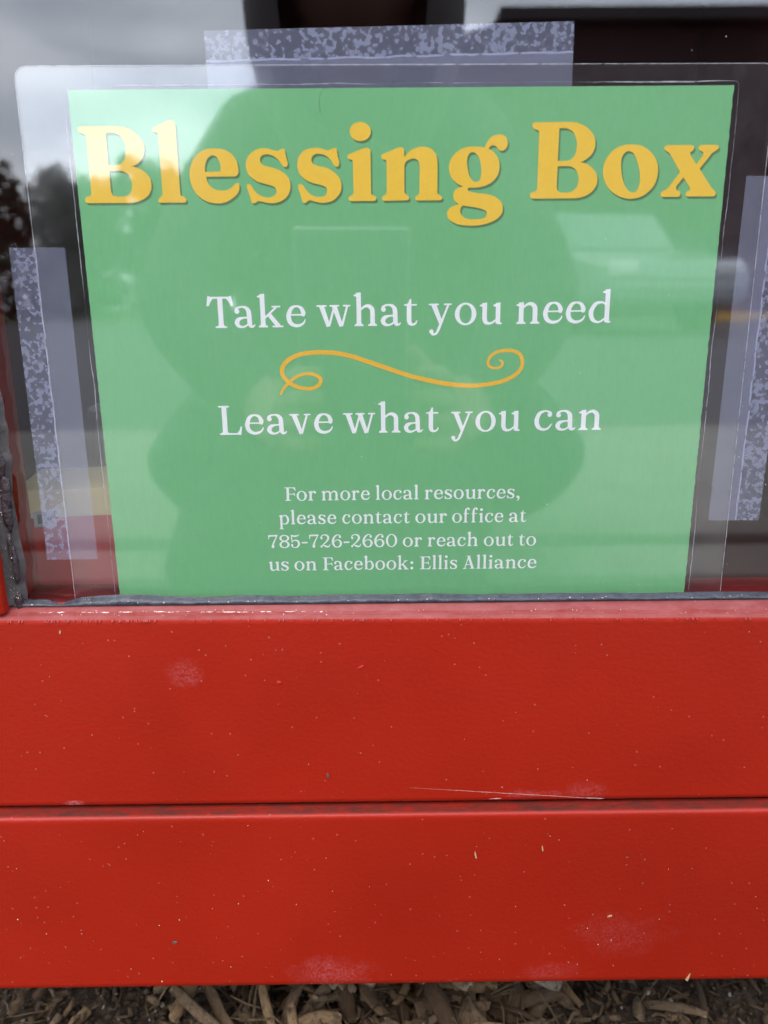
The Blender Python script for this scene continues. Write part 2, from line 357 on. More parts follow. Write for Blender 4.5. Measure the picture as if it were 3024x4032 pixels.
# door rail: board below the pane, front face with a softened upper arris, sloped sill behind it
X0, X1 = -.215, .225
N = 440; xs = [X0+(X1-X0)*i/N for i in range(N+1)]
ZR0 = OZ-.2577
def rag(x, a=.00018): return a*(pnoise(Vector((x*310, 2.2, 0))) + .8*pnoise(Vector((x*900, 7.2, 0))))
bm = bmesh.new()
grid(bm, [[(x, .020, ZR0) for x in xs], [(x, -.0113, ZR0+.5*rag(x+3)) for x in xs], [(x, -.0120, ZR0+.0006+.9*rag(x+3)) for x in xs],
          [(x, -.0120, ZR0+.0022) for x in xs], [(x, -.0120, zled(x)-.0022) for x in xs], [(x, -.0120, zled(x)-.0007+rag(x)) for x in xs], [(x, -.0117-.6*rag(x+5), zled(x)-.0001+.6*rag(x)) for x in xs]])
rail = from_bm('door_rail', bm, M_rail, box_t, smooth=True)
bm = bmesh.new()
grid(bm, [[(x, -.0117-.6*rag(x+5), zled(x)-.0001+.6*rag(x)) for x in xs], [(x, -.0105, zled(x)+.0008) for x in xs], [(x, -.0085, zled(x)+.0017+.3*rag(x+9)) for x in xs], [(x, -.0062, OZ-.1752) for x in xs], [(x, -.0042, OZ-.1749) for x in xs], [(x, -.0042, OZ-.1820) for x in xs]])
from_bm('window_sill', bm, M_ledge, box_t, smooth=False)
bm = bmesh.new(); r2 = random.Random(3)
for _ in range(110):                           # torn paint along the front arris
    x = r2.uniform(-.16, .15) if r2.random() < .7 else r2.uniform(-.16, -.09); z = zled(x)-.0004; l = r2.uniform(.0002, .0007)*(1.4 if x < -.09 else 1); wv = r2.uniform(.00015, .0004); k = r2.uniform(-.0006, .0006)
    a = [bm.verts.new(p) for p in ((x-wv, -.0119, z+.0004), (x+wv, -.0119, z+.0004), (x+wv*.5+k*.5, -.0126, z-l*.5), (x-wv*.6+k*.5, -.0126, z-l*.5), (x+k, -.0127, z-l))]
    bm.faces.new((a[0], a[1], a[2], a[3])); bm.faces.new((a[3], a[2], a[4]))
from_bm('torn_paint', bm, M_red, box_t)
bm = bmesh.new(); box(bm, X0+.0022, X1-.0022, -.0008, .0200, OZ-.182, OZ-.1765, .0005); from_bm('inner_sill', bm, M_in2, box_t)
# stiles and top rail of the door
bm = bmesh.new(); box(bm, X0, XL, -.0122, .020, OZ-.1772, OZ+.262, .0016, 3); from_bm('door_stile', bm, M_red, box_t, smooth=True)
bm = bmesh.new(); box(bm, XR, X1, -.0122, .020, OZ-.1772, OZ+.262, .0016, 3); from_bm('door_stile', bm, M_red, box_t, smooth=True)
bm = bmesh.new(); box(bm, XL, XR, -.0120, .020, OZ+.185, OZ+.2618, .0016, 3); from_bm('door_top_rail', bm, M_red, box_t, smooth=True)
# board under the door, a little proud, rounded upper edge
bm = bmesh.new(); ZF0, ZF1 = ZB, OZ-.2588
prof = [(.012, ZF0), (-.0168, ZF0), (-.0180, ZF0+.0012), (-.0180, ZF0+.0030), (-.0180, ZF1-.0030), (-.0180, ZF1-.0015), (-.0178, ZF1-.0007), (-.0172, ZF1-.0001), (-.0160, ZF1), (-.0125, ZF1-.0003), (.012, ZF1-.0004)]
grid(bm, [[(x, py, pz + (.25*rag(x+k*.7) if 2 < k < 9 else 0)) for x in xs] for k, (py, pz) in enumerate(prof)])
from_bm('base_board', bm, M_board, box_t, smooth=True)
# carcass
bm = bmesh.new(); box(bm, X0+.002, X0+.020, .0205, DEPTH, ZB, ZT-.03, .001); from_bm('side_panel', bm, M_red, box_t)
bm = bmesh.new(); box(bm, X1-.020, X1-.002, .0205, DEPTH, ZB, ZT-.03, .001); from_bm('side_panel', bm, M_red, box_t)
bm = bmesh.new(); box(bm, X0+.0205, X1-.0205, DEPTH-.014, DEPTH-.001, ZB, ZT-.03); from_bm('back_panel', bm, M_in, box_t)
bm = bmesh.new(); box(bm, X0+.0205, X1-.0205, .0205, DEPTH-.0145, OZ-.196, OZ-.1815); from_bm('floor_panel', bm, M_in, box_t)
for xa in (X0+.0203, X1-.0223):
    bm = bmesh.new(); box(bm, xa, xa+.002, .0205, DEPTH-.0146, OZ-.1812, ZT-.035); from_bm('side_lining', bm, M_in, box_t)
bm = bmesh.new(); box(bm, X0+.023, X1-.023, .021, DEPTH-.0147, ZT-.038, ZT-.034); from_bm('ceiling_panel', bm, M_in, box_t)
for s in (X0+.01, X1-.01):
    for yy in (.10, .24):
        bm = bmesh.new(); box(bm, s-.02, s+.02, yy-.02, yy+.02, 0, ZB-.0005, .002); from_bm('foot', bm, M_trim, box_t)
bm = bmesh.new()
px = [(X0-.012, OZ+.262), ((X0+X1)/2, OZ+.36), (X1+.012, OZ+.262)]
for a, b2 in ((0, 1), (1, 2)):
    (xa, za), (xb, zb) = px[a], px[b2]
    v = [bm.verts.new(p) for p in ((xa, -.030, za), (xb, -.030, zb), (xb, DEPTH+.02, zb), (xa, DEPTH+.02, za), (xa, -.030, za+.014), (xb, -.030, zb+.014), (xb, DEPTH+.02, zb+.014), (xa, DEPTH+.02, za+.014))]
    for f in ((0, 1, 2, 3), (4, 5, 6, 7), (0, 1, 5, 4), (1, 2, 6, 5), (2, 3, 7, 6), (3, 0, 4, 7)): bm.faces.new([v[i] for i in f])
from_bm('roof', bm, M_red, box_t)
bm = bmesh.new(); g = [bm.verts.new(p) for p in ((X0+.01, -.008, OZ+.2622), (X1-.01, -.008, OZ+.2622), ((X0+X1)/2, -.008, OZ+.356), (X0+.01, DEPTH-.002, OZ+.2622), (X1-.01, DEPTH-.002, OZ+.2622), ((X0+X1)/2, DEPTH-.002, OZ+.356))]
for f in ((0, 1, 2), (3, 5, 4), (0, 3, 4, 1)): bm.faces.new([g[i] for i in f])
from_bm('gable', bm, M_red, box_t)
# glazing
bm = bmesh.new(); box(bm, XL-.006, XR+.006, -.0040, -.0010, OZ-.182, OZ+.190); from_bm('glass_pane', bm, M_glass, box_t)
# sealant round the pane: wavy bead along the sill, ragged strips up the stile
def bead(x): return OZ - .17305 + .00045*pnoise(Vector((x*60, 3.3, 0))) + .0006*pnoise(Vector((x*21, 9.3, 0))) - (.0017*math.exp(-((x+.1285)/.005)**2) + .0016*math.exp(-((x+.139)/.0035)**2)*.4 - .0006*math.exp(-((x+.104)/.012)**2)) - max(0, x)*.006
bm = bmesh.new(); xb = [XL-.001+(XR-XL+.002)*i/300 for i in range(301)]
grid(bm, [[(x, -.0068, OZ-.1757) for x in xb], [(x, -.0074, OZ-.1752+.15*(bead(x)-OZ+.1752)) for x in xb], [(x, -.0066+.0003*pnoise(Vector((x*240, 1, 0))), bead(x)*.55+(OZ-.1752)*.45) for x in xb], [(x, -.0052, bead(x)-.0002) for x in xb], [(x, -.00405, bead(x)) for x in xb]])
from_bm('sealant', bm, M_seal, box_t, smooth=True)
bm = bmesh.new(); zs = [OZ-.1745+.36*i/240 for i in range(241)]
def stf(z): return XL + .0058 + .0012*pnoise(Vector((1.5, z*70, 0))) + .0008*pnoise(Vector((4.5, z*190, 0)))
grid(bm, [[(XL-.0005, -.0085, z) for z in zs], [(XL+.0016, -.0074, z) for z in zs], [(stf(z)-.0016, -.0056, z) for z in zs], [(stf(z), -.00405, z) for z in zs]])
from_bm('sealant', bm, M_seal2, box_t, smooth=True)
bm = bmesh.new()
for k in range(34):                           # dark torn lumps along that strip
    z = OZ-.172+.0105*k+r2.uniform(-.003, .003); h = r2.uniform(.003, .0075); w_ = r2.uniform(.0009, .0021)
    q = bmesh.ops.create_uvsphere(bm, u_segments=12, v_segments=9, radius=1)
    for v in q['verts']:
        f = 1+.35*pnoise(Vector((v.co.x*2+k, v.co.z*3, k*1.7)))
        v.co = Vector((XL+.0036+r2.uniform(-.00015, .00015)+v.co.x*w_*f+.0006*math.sin(k*2.1), -.0066+v.co.y*.0011*f, z+v.co.z*h*f))
from_bm('sealant', bm, M_seal3, box_t, smooth=True)

# outlines of the printed lettering, in 0.01 mm on the sheet plane
HEAD=[[[[-10585,-1183],[-10569,-1115],[-10486,-1081],[-10038,-1084],[-9539,-1081],[-9290,-1089],[-9044,-1125],[-8828,-1218],[-8665,-1345],[-8552,-1483],[-8481,-1668],[-8478,-1830],[-8521,-1969],[-8636,-2131],[-8772,-2235],[-8934,-2297,1],[-8781,-2333],[-8610,-2407],[-8468,-2518],[-8356,-2683],[-8331,-2861],[-8361,-3026],[-8450,-3180],[-8587,-3286],[-8773,-3368],[-8956,-3412],[-9136,-3425],[-9774,-3420],[-10489,-3420],[-10562,-3391],[-10585,-3319],[-10533,-3236],[-10414,-3201],[-10353,-3154,1],[-10345,-1391,1],[-10375,-1322],[-10506,-1263],[-10571,-1222]],[[-9695,-1269,1],[-9508,-1270],[-9360,-1294],[-9219,-1382],[-9110,-1549],[-9082,-1733],[-9109,-1941],[-9162,-2092],[-9274,-2208],[-9404,-2249],[-9698,-2258,1]],[[-9694,-2422,1],[-9320,-2425],[-9173,-2473],[-9056,-2572],[-8985,-2761],[-8982,-2927],[-9011,-3045],[-9085,-3151],[-9218,-3217],[-9398,-3228],[-9575,-3212],[-9658,-3147],[-9690,-3040]]],[[[-8160,-1200],[-8135,-1143],[-8043,-1098],[-7862,-1019],[-7631,-930],[-7505,-919],[-7421,-961],[-7400,-1045],[-7402,-1125,1],[-7393,-3152,1],[-7377,-3205],[-7271,-3253],[-7212,-3320],[-7217,-3392],[-7271,-3427],[-7731,-3424],[-8076,-3426],[-8137,-3397],[-8136,-3325],[-8080,-3261],[-8008,-3219],[-7984,-3148,1],[-7985,-1350,1],[-7998,-1292],[-8045,-1262],[-8132,-1252]]],[[[-5420,-2368],[-5414,-2486],[-5453,-2579],[-5536,-2626],[-5664,-2629],[-6501,-2630,1],[-6482,-2725],[-6438,-2831],[-6345,-2950],[-6197,-3035],[-6021,-3060],[-5842,-3049],[-5684,-2979],[-5577,-2885],[-5498,-2834],[-5435,-2839],[-5407,-2934],[-5435,-3076],[-5519,-3194],[-5653,-3300],[-5838,-3406],[-6046,-3458],[-6250,-3456],[-6478,-3414],[-6675,-3317],[-6844,-3172],[-6958,-2993],[-7021,-2804],[-7043,-2591],[-7022,-2404],[-6952,-2217],[-6838,-2031],[-6651,-1882],[-6443,-1791],[-6191,-1769],[-5940,-1787],[-5743,-1853],[-5574,-1982],[-5459,-2158]],[[-6521,-2482,1],[-6518,-2360],[-6470,-2174],[-6385,-2046],[-6242,-1978],[-6131,-2013],[-6050,-2130],[-6009,-2270],[-6001,-2470,1]]],[[[-3952,-1792],[-3865,-1809],[-3843,-1890],[-3813,-2076],[-3776,-2216],[-3785,-2310],[-3850,-2351],[-3925,-2332],[-3997,-2238],[-4117,-2097],[-4264,-2003],[-4414,-1960],[-4565,-1973],[-4657,-2035],[-4691,-2117],[-4666,-2210],[-4568,-2292],[-4406,-2340],[-4206,-2389],[-4032,-2460],[-3859,-2579],[-3739,-2733],[-3709,-2946],[-3755,-3136],[-3863,-3290],[-4047,-3408],[-4255,-3466],[-4485,-3460],[-4662,-3420],[-4815,-3402],[-4894,-3449],[-4984,-3466],[-5033,-3424],[-5065,-3293],[-5130,-3078],[-5168,-2935],[-5131,-2876],[-5042,-2877],[-4983,-2960],[-4877,-3116],[-4729,-3224],[-4553,-3280],[-4400,-3281],[-4270,-3239],[-4197,-3156],[-4185,-3061],[-4245,-2966],[-4357,-2918],[-4533,-2869],[-4759,-2808],[-4932,-2713],[-5077,-2582],[-5149,-2417],[-5161,-2253],[-5114,-2090],[-4992,-1940],[-4810,-1825],[-4606,-1776],[-4405,-1789],[-4231,-1836],[-4106,-1860],[-4025,-1831]]],[[[-2195,-1778],[-2145,-1834],[-2111,-2043],[-2069,-2211],[-2087,-2323],[-2149,-2357],[-2224,-2322],[-2312,-2195],[-2430,-2069],[-2579,-1984],[-2760,-1955],[-2897,-1987],[-2976,-2079],[-2979,-2191],[-2906,-2275],[-2711,-2341],[-2499,-2382],[-2289,-2491],[-2110,-2647],[-2017,-2846],[-2022,-3060],[-2109,-3230],[-2281,-3387],[-2498,-3457],[-2683,-3470],[-2867,-3440],[-3080,-3386],[-3158,-3423],[-3252,-3474],[-3327,-3422],[-3381,-3221],[-3450,-3021],[-3456,-2921],[-3384,-2879],[-3293,-2908],[-3206,-3037],[-3073,-3180],[-2923,-3261],[-2739,-3283],[-2585,-3255],[-2505,-3156],[-2502,-3028],[-2576,-2956],[-2758,-2898],[-3001,-2839],[-3211,-2738],[-3388,-2567],[-3457,-2370],[-3450,-2201],[-3382,-2006],[-3210,-1854],[-2996,-1786],[-2785,-1774],[-2604,-1808],[-2454,-1851],[-2332,-1824]]],[[[-1007,-1294],[-1035,-1405],[-1112,-1498],[-1226,-1560],[-1361,-1581],[-1494,-1558],[-1606,-1495],[-1680,-1400],[-1705,-1289],[-1676,-1179],[-1599,-1086],[-1485,-1025],[-1351,-1004],[-1218,-1027],[-1106,-1090],[-1032,-1184]]],[[[-1793,-2059],[-1786,-2004],[-1670,-1949],[-1426,-1858],[-1183,-1785],[-1077,-1800],[-1033,-1883],[-1028,-2023,1],[-1025,-3167,1],[-1004,-3224],[-882,-3282],[-852,-3354],[-899,-3417],[-1329,-3422],[-1714,-3420],[-1774,-3362],[-1763,-3290],[-1664,-3234],[-1611,-3177,1],[-1615,-2243,1],[-1628,-2172],[-1688,-2136],[-1764,-2115]]],[[[-677,-2053],[-655,-1998],[-488,-1929],[-275,-1847],[-78,-1779],[43,-1794],[79,-1877],[88,-2073,1],[209,-1948],[391,-1824],[602,-1770],[784,-1771],[966,-1828],[1119,-1968],[1175,-2150],[1193,-2431],[1191,-3155,1],[1216,-3221],[1299,-3270],[1352,-3342],[1331,-3399],[1255,-3419],[855,-3419],[516,-3416],[455,-3378],[461,-3301],[546,-3250],[592,-3179,1],[598,-2343],[574,-2230],[498,-2151],[391,-2122],[239,-2158],[133,-2227],[87,-2339,1],[92,-3161,1],[123,-3213],[209,-3262],[248,-3334],[209,-3405],[-222,-3416],[-607,-3419],[-658,-3370],[-652,-3298],[-559,-3242],[-503,-3185,1],[-499,-2251,1],[-520,-2166],[-641,-2123]]],[[[2749,-1797,1],[2798,-1676],[2883,-1555],[3004,-1459],[3144,-1417],[3285,-1413],[3391,-1454],[3465,-1535],[3501,-1665],[3481,-1778],[3405,-1875],[3300,-1906],[3210,-1873],[3146,-1800],[3083,-1751],[2994,-1739],[2925,-1774],[2865,-1838,1],[2999,-1904],[3127,-2035],[3220,-2183],[3251,-2347],[3239,-2528],[3164,-2709],[3026,-2856],[2867,-2947],[2690,-3003],[2494,-3032],[2261,-3034],[2208,-3058],[2205,-3100],[2246,-3142],[2354,-3176],[2570,-3206],[2821,-3234],[3056,-3290],[3238,-3391],[3369,-3543],[3401,-3695],[3361,-3864],[3221,-4015],[3025,-4115],[2774,-4190],[2521,-4227],[2231,-4225],[1941,-4192],[1723,-4114],[1577,-4002],[1526,-3867],[1546,-3748],[1644,-3648],[1769,-3590],[1912,-3549,1],[1803,-3464],[1738,-3347],[1728,-3230],[1780,-3113],[1904,-3031],[2055,-2995,1],[1884,-2923],[1721,-2797],[1621,-2648],[1577,-2466],[1580,-2286],[1658,-2107],[1815,-1945],[2007,-1832],[2236,-1777],[2501,-1774],[2642,-1788]],[[2381,-1945],[2470,-1998],[2562,-2113],[2619,-2293],[2647,-2490],[2638,-2688],[2596,-2804],[2508,-2853],[2418,-2844],[2327,-2769],[2244,-2636],[2196,-2454],[2169,-2257],[2180,-2094],[2240,-1988],[2310,-1951]],[[2075,-3592],[2183,-3610],[2436,-3646],[2671,-3698],[2817,-3758],[2869,-3826],[2865,-3894],[2804,-3969],[2661,-4019],[2444,-4029],[2263,-4021],[2118,-3973],[2017,-3887],[1967,-3785],[1983,-3667],[2030,-3604]]],[[[4293,-1156],[4310,-1083],[4399,-1058],[4981,-1054],[5482,-1050],[5684,-1065],[5888,-1121],[6095,-1223],[6265,-1380],[6373,-1556],[6395,-1722],[6376,-1871],[6286,-2047],[6171,-2149],[6053,-2226],[5935,-2278,1],[6079,-2307],[6246,-2383],[6396,-2506],[6497,-2658],[6530,-2790],[6516,-2961],[6434,-3113],[6298,-3245],[6119,-3335],[5916,-3380],[5793,-3390],[5095,-3391],[4396,-3390],[4323,-3355],[4300,-3288],[4327,-3211],[4418,-3174],[4499,-3146],[4530,-3070,1],[4528,-1350,1],[4480,-1294],[4368,-1257],[4315,-1211]],[[5181,-1240,1],[5372,-1240],[5514,-1274],[5640,-1357],[5739,-1515],[5783,-1681],[5781,-1904],[5729,-2062],[5644,-2164],[5525,-2223],[5181,-2235,1]],[[5184,-2394,1],[5555,-2393],[5699,-2436],[5817,-2540],[5887,-2691],[5903,-2786],[5882,-2956],[5818,-3089],[5699,-3174],[5578,-3205],[5311,-3200],[5227,-3151],[5185,-3065]]],[[[7631,-1746],[7886,-1776],[8122,-1882],[8340,-2069],[8487,-2304],[8537,-2539],[8516,-2799],[8420,-3035],[8231,-3237],[8010,-3366],[7732,-3419],[7473,-3398],[7209,-3301],[6967,-3132],[6798,-2905],[6713,-2668],[6703,-2432],[6765,-2222],[6915,-2001],[7132,-1840],[7379,-1756]],[[7545,-1952],[7650,-1995],[7762,-2135],[7854,-2347],[7924,-2582],[7957,-2842],[7933,-3032],[7867,-3174],[7742,-3216],[7610,-3172],[7485,-3029],[7379,-2814],[7319,-2578],[7288,-2319],[7305,-2132],[7384,-2004],[7469,-1954]]],[[[8685,-1886],[8687,-1828],[8772,-1777],[9176,-1773],[9581,-1776],[9660,-1804],[9674,-1869],[9636,-1950],[9556,-1989,1],[9574,-2067],[9790,-2365,1],[9971,-2128],[9998,-2023],[9956,-1976],[9862,-1929],[9826,-1870],[9850,-1801],[9911,-1778],[10392,-1777],[10476,-1805],[10485,-1875],[10433,-1933],[10290,-2025],[10201,-2141],[9918,-2502,1],[10138,-2787],[10373,-3086],[10486,-3182],[10533,-3266],[10515,-3337],[10428,-3365],[9964,-3362],[9591,-3359],[9527,-3306],[9541,-3234],[9613,-3187],[9667,-3152,1],[9642,-3080],[9402,-2763,1],[9201,-3029],[9182,-3101],[9213,-3160],[9292,-3185],[9343,-3233],[9332,-3340],[9270,-3369],[8936,-3369],[8756,-3367],[8696,-3324],[8689,-3240],[8741,-3193],[8840,-3146],[8935,-3063],[9278,-2604,1],[8926,-2097],[8856,-2015],[8735,-1932]]]]
SWIRL=[[-4332,-9834,75],[-4230,-9654,84],[-4031,-9437,105],[-3774,-9237,105],[-3477,-9132,105],[-3185,-9135,114],[-2954,-9244,126],[-2893,-9361,126],[-2963,-9520,126],[-3172,-9629,126],[-3437,-9647,126],[-3757,-9571,135],[-4044,-9408,144],[-4225,-9175,150],[-4252,-8987,150],[-4164,-8786,150],[-3923,-8588,150],[-3511,-8434,150],[-2928,-8383,156],[-2348,-8416,156],[-1769,-8536,156],[-1190,-8727,156],[-609,-8928,156],[227,-9215,150],[814,-9366,156],[1550,-9518,156],[2286,-9591,156],[2875,-9574,150],[3461,-9477,144],[3896,-9306,135],[4180,-9063,126],[4253,-8804,126],[4176,-8546,126],[3981,-8415,120],[3689,-8376,114],[3341,-8430,108],[3113,-8593,102],[3036,-8779,96],[3093,-8923,90],[3270,-8983,90],[3445,-8964,84],[3544,-8870,84],[3541,-8769,78],[3461,-8717,72]]
WORDS=[["Take",-6775,-7524,-3351,-7509,0],["what",-2966,-7507,532,-7491,0],["you",928,-7489,3489,-7477,0],["need",3970,-7475,7280,-7459,0],["Leave",-6596,-11279,-2505,-11262,0],["what",-2129,-11260,1311,-11246,0],["you",1752,-11245,4250,-11235,0],["can",4765,-11232,7191,-11223,0],["For",-4341,-13756,-3181,-13755,1],["more",-2990,-13754,-1208,-13752,1],["local",-989,-13752,604,-13750,1],["resources,",824,-13750,4334,-13746,1],["please",-4600,-14660,-2466,-14660,1],["contact",-2245,-14660,269,-14660,1],["our",480,-14660,1656,-14660,1],["office",1850,-14660,3758,-14660,1],["at",3975,-14660,4604,-14660,1],["785-726-2660",-5033,-15577,-202,-15581,1],["or",10,-15581,734,-15582,1],["reach",942,-15582,2835,-15584,1],["out",3057,-15584,4161,-15585,1],["to",4364,-15585,5021,-15586,1],["us",-5060,-16481,-4299,-16481,1],["on",-4092,-16481,-3254,-16482,1],["Facebook:",-3016,-16482,411,-16484,1],["Ellis",660,-16484,2074,-16485,1],["Alliance",2283,-16485,5071,-16486,1]]
# ================================================================ lettering
def cr(points, closed=True, sub=6):
    """Catmull-Rom through points; a third value of 1 marks a corner"""
    n = len(points); o = []
    rng = range(n if closed else n-1)
    for i in rng:
        g_ = lambda k: points[k % n] if closed else points[min(max(k, 0), n-1)]
        p0, p1, p2, p3 = g_(i-1), g_(i), g_(i+1), g_(i+2)
        c1 = len(p1) > 2 and p1[2] == 1; c2 = len(p2) > 2 and p2[2] == 1
        if c1 and c2: o.append(Vector(p1[:2])); continue
        P0, P1, P2, P3 = [Vector(q[:2]) for q in (p0, p1, p2, p3)]
        m1 = Vector((0, 0)) if False else ((P2-P0)*.5 if not c1 else (P2-P1)*.6); m2 = (P3-P1)*.5 if not c2 else (P2-P1)*.6
        d = (P2-P1).length
        for mm in (m1, m2):
            if mm.length > d*1.15: mm *= d*1.15/mm.length
        for s in range(sub):
            t = s/sub; t2 = t*t; t3 = t2*t
            o.append(P1*(2*t3-3*t2+1)+m1*(t3-2*t2+t)+P2*(-2*t3+3*t2)+m2*(t3-t2))
    if not closed: o.append(Vector(points[-1][:2]))
    return o
def fill(bm, loops, y, dx=0, dz=0):
    vs = [[Vector((p.x, p.y, 0)) for p in l] for l in loops]; flat = [p for l in vs for p in l]
    bv = [bm.verts.new((p.x*1e-5+dx, y, p.y*1e-5+OZ+dz)) for p in flat]
    for t in geometry.tessellate_polygon(vs):
        try: bm.faces.new([bv[i] for i in t])
        except ValueError: pass
def flat_obj(name, bm, mat, parent):
    for f in bm.faces:
        f.normal_update()
        if f.normal.y > 0: f.normal_flip()
    me = bpy.data.meshes.new(name); bm.to_mesh(me); bm.free(); return link(name, me, mat, parent)
sign = empty('laminated_sign', (0, .0004, OZ-.20)); tag(sign, 'laminated green sign lettered Blessing Box, taped behind the window glass', 'sign')
# paper
PL, PR, PT, PB = -.10795, .10795, OZ+.0, OZ-.200
bm = bmesh.new(); zz = [PB+(PT-PB)*i/160 for i in range(161)]
def pe(z, s): return s*.00012*(pnoise(Vector((z*420, s*3, 0)))+.6*pnoise(Vector((z*1300, s*5, 0))))
grid(bm, [[(PL+pe(z, 1), .00040, z) for z in zz], [(PR+pe(z, 2), .00040, z) for z in zz], [(PR+pe(z, 2), .00052, z) for z in zz], [(PL+pe(z, 1), .00052, z) for z in zz], [(PL+pe(z, 1), .00040, z) for z in zz]])
paper = from_bm('paper', bm, M_paper, sign)
# heading and its printed drop shadow
bm = bmesh.new(); b2 = bmesh.new(); b3 = bmesh.new()
for gl in HEAD:
    ls = [cr([tuple(p) for p in l]) for l in gl]
    fill(bm, ls, .00032); fill(b2, ls, .00036, .00035, -.00055); fill(b3, ls, .00034, .0006, -.0008)
flat_obj('heading', bm, M_yellow, paper); flat_obj('heading_shadow', b2, M_shadow, paper); flat_obj('heading_shadow', b3, M_shadow, paper)
# flourish
def ribbon(bm, pts, y, closed=False, cap=True, sc=1e-5, ox=0, oz=0, ux=(1, 0), uz=(0, 1)):
    """pts: (x, z, width) already dense"""
    n = len(pts); lft = []; rgt = []
    for i in range(n):
        a = pts[(i-1) % n] if closed else pts[max(i-1, 0)]; b_ = pts[(i+1) % n] if closed else pts[min(i+1, n-1)]
        d = Vector((b_[0]-a[0], b_[1]-a[1])); d = d.normalized() if d.length > 1e-9 else Vector((1, 0)); p = Vector(pts[i][:2]); nn = Vector((-d.y, d.x))*pts[i][2]*.5
        lft.append(p+nn); rgt.append(p-nn)
    def w(p): 
        return (ox+(p[0]*ux[0]+p[1]*uz[0])*sc, y, oz+(p[0]*ux[1]+p[1]*uz[1])*sc)
    A = [bm.verts.new(w(p)) for p in lft]; B = [bm.verts.new(w(p)) for p in rgt]
    for i in range(n if closed else n-1):
        j = (i+1) % n; bm.faces.new((A[i], A[j], B[j], B[i]))
    if cap and not closed:
        for e, k in ((0, 1), (n-1, n-2)):
            c = Vector(pts[e][:2]); d = (c-Vector(pts[k][:2])).normalized(); nn = Vector((-d.y, d.x)); r = pts[e][2]*.5
            bm.faces.new([bm.verts.new(w(c+nn*r*math.cos(t)+d*r*math.sin(t))) for t in [math.pi*q/7 for q in range(8)]])
def dense(pts, closed=False, sub=5):
    n = len(pts); xy = cr([p[:2] for p in pts], closed, sub); o = []
    for i, p in enumerate(xy):
        k = i/sub; a = int(k); f = k-a
        w0 = pts[a % n][2]; w1 = pts[(a+1) % n if closed else min(a+1, n-1)][2]
        o.append((p.x, p.y, w0+(w1-w0)*f))
    return o
bm = bmesh.new(); sw = dense(SWIRL, sub=6)
h = 60                                         # the loop crosses itself: the second pass lies 2 microns forward
ribbon(bm, sw[:h+1], .000318, oz=OZ); ribbon(bm, sw[h:], .000322, oz=OZ)
flat_obj('flourish', bm, M_gold, paper)
# ---- serif alphabet drawn as pen strokes; x-height 500, widths in the last number
St = 108
def V(x, y0, y1, foot=1, w=St, hw=None):       # stem, optional bracketed foot
    hw = hw or 216
    return ('L', [(x, 0, hw), (x, 34, hw-8), (x, 50, w+34), (x, 84, w)]+[(x, y1, w)]) if foot else ('L', [(x, y0, w), (x, y1, w)])
def H(x0, x1, y, w=38): return ('R', [(x0+w*.5, y, w), (x1-w*.5, y, w)])
def F(x, y, w=St): return ('P', [(x+w/2, y-90), (x+w/2, y), (x+w/2-14, y+9), (x+w/2-34, y+6), (x-w/2-44, y-42), (x-w/2-64, y-58), (x-w/2-58, y-78), (x-w/2-30, y-82), (x-w/2, y-90)])
def Cv(*p): return ('S', list(p))
def D(x, y, d): return ('O', (x, y, d/2, d/2))
def ring(cx, cy, rx, ry, ws, wt):
    return ('C', [(cx+(rx-ws/2)*math.cos(t), cy+(ry-wt/2)*math.sin(t), wt+(ws-wt)*math.cos(t)**2) for t in [2*math.pi*k/20 for k in range(20)]])
def TS(x0, x1, y): return [H(x0, x1, y-19)]    # serif bar at a letter's top
ARCH = lambda a, b: Cv((a+50, 385, 42), (a+110, 440, 52), (a+190, 470, 70), (b-70, 455, 92), (b-12, 400, 105), (b, 320, St), (b, 200, St))
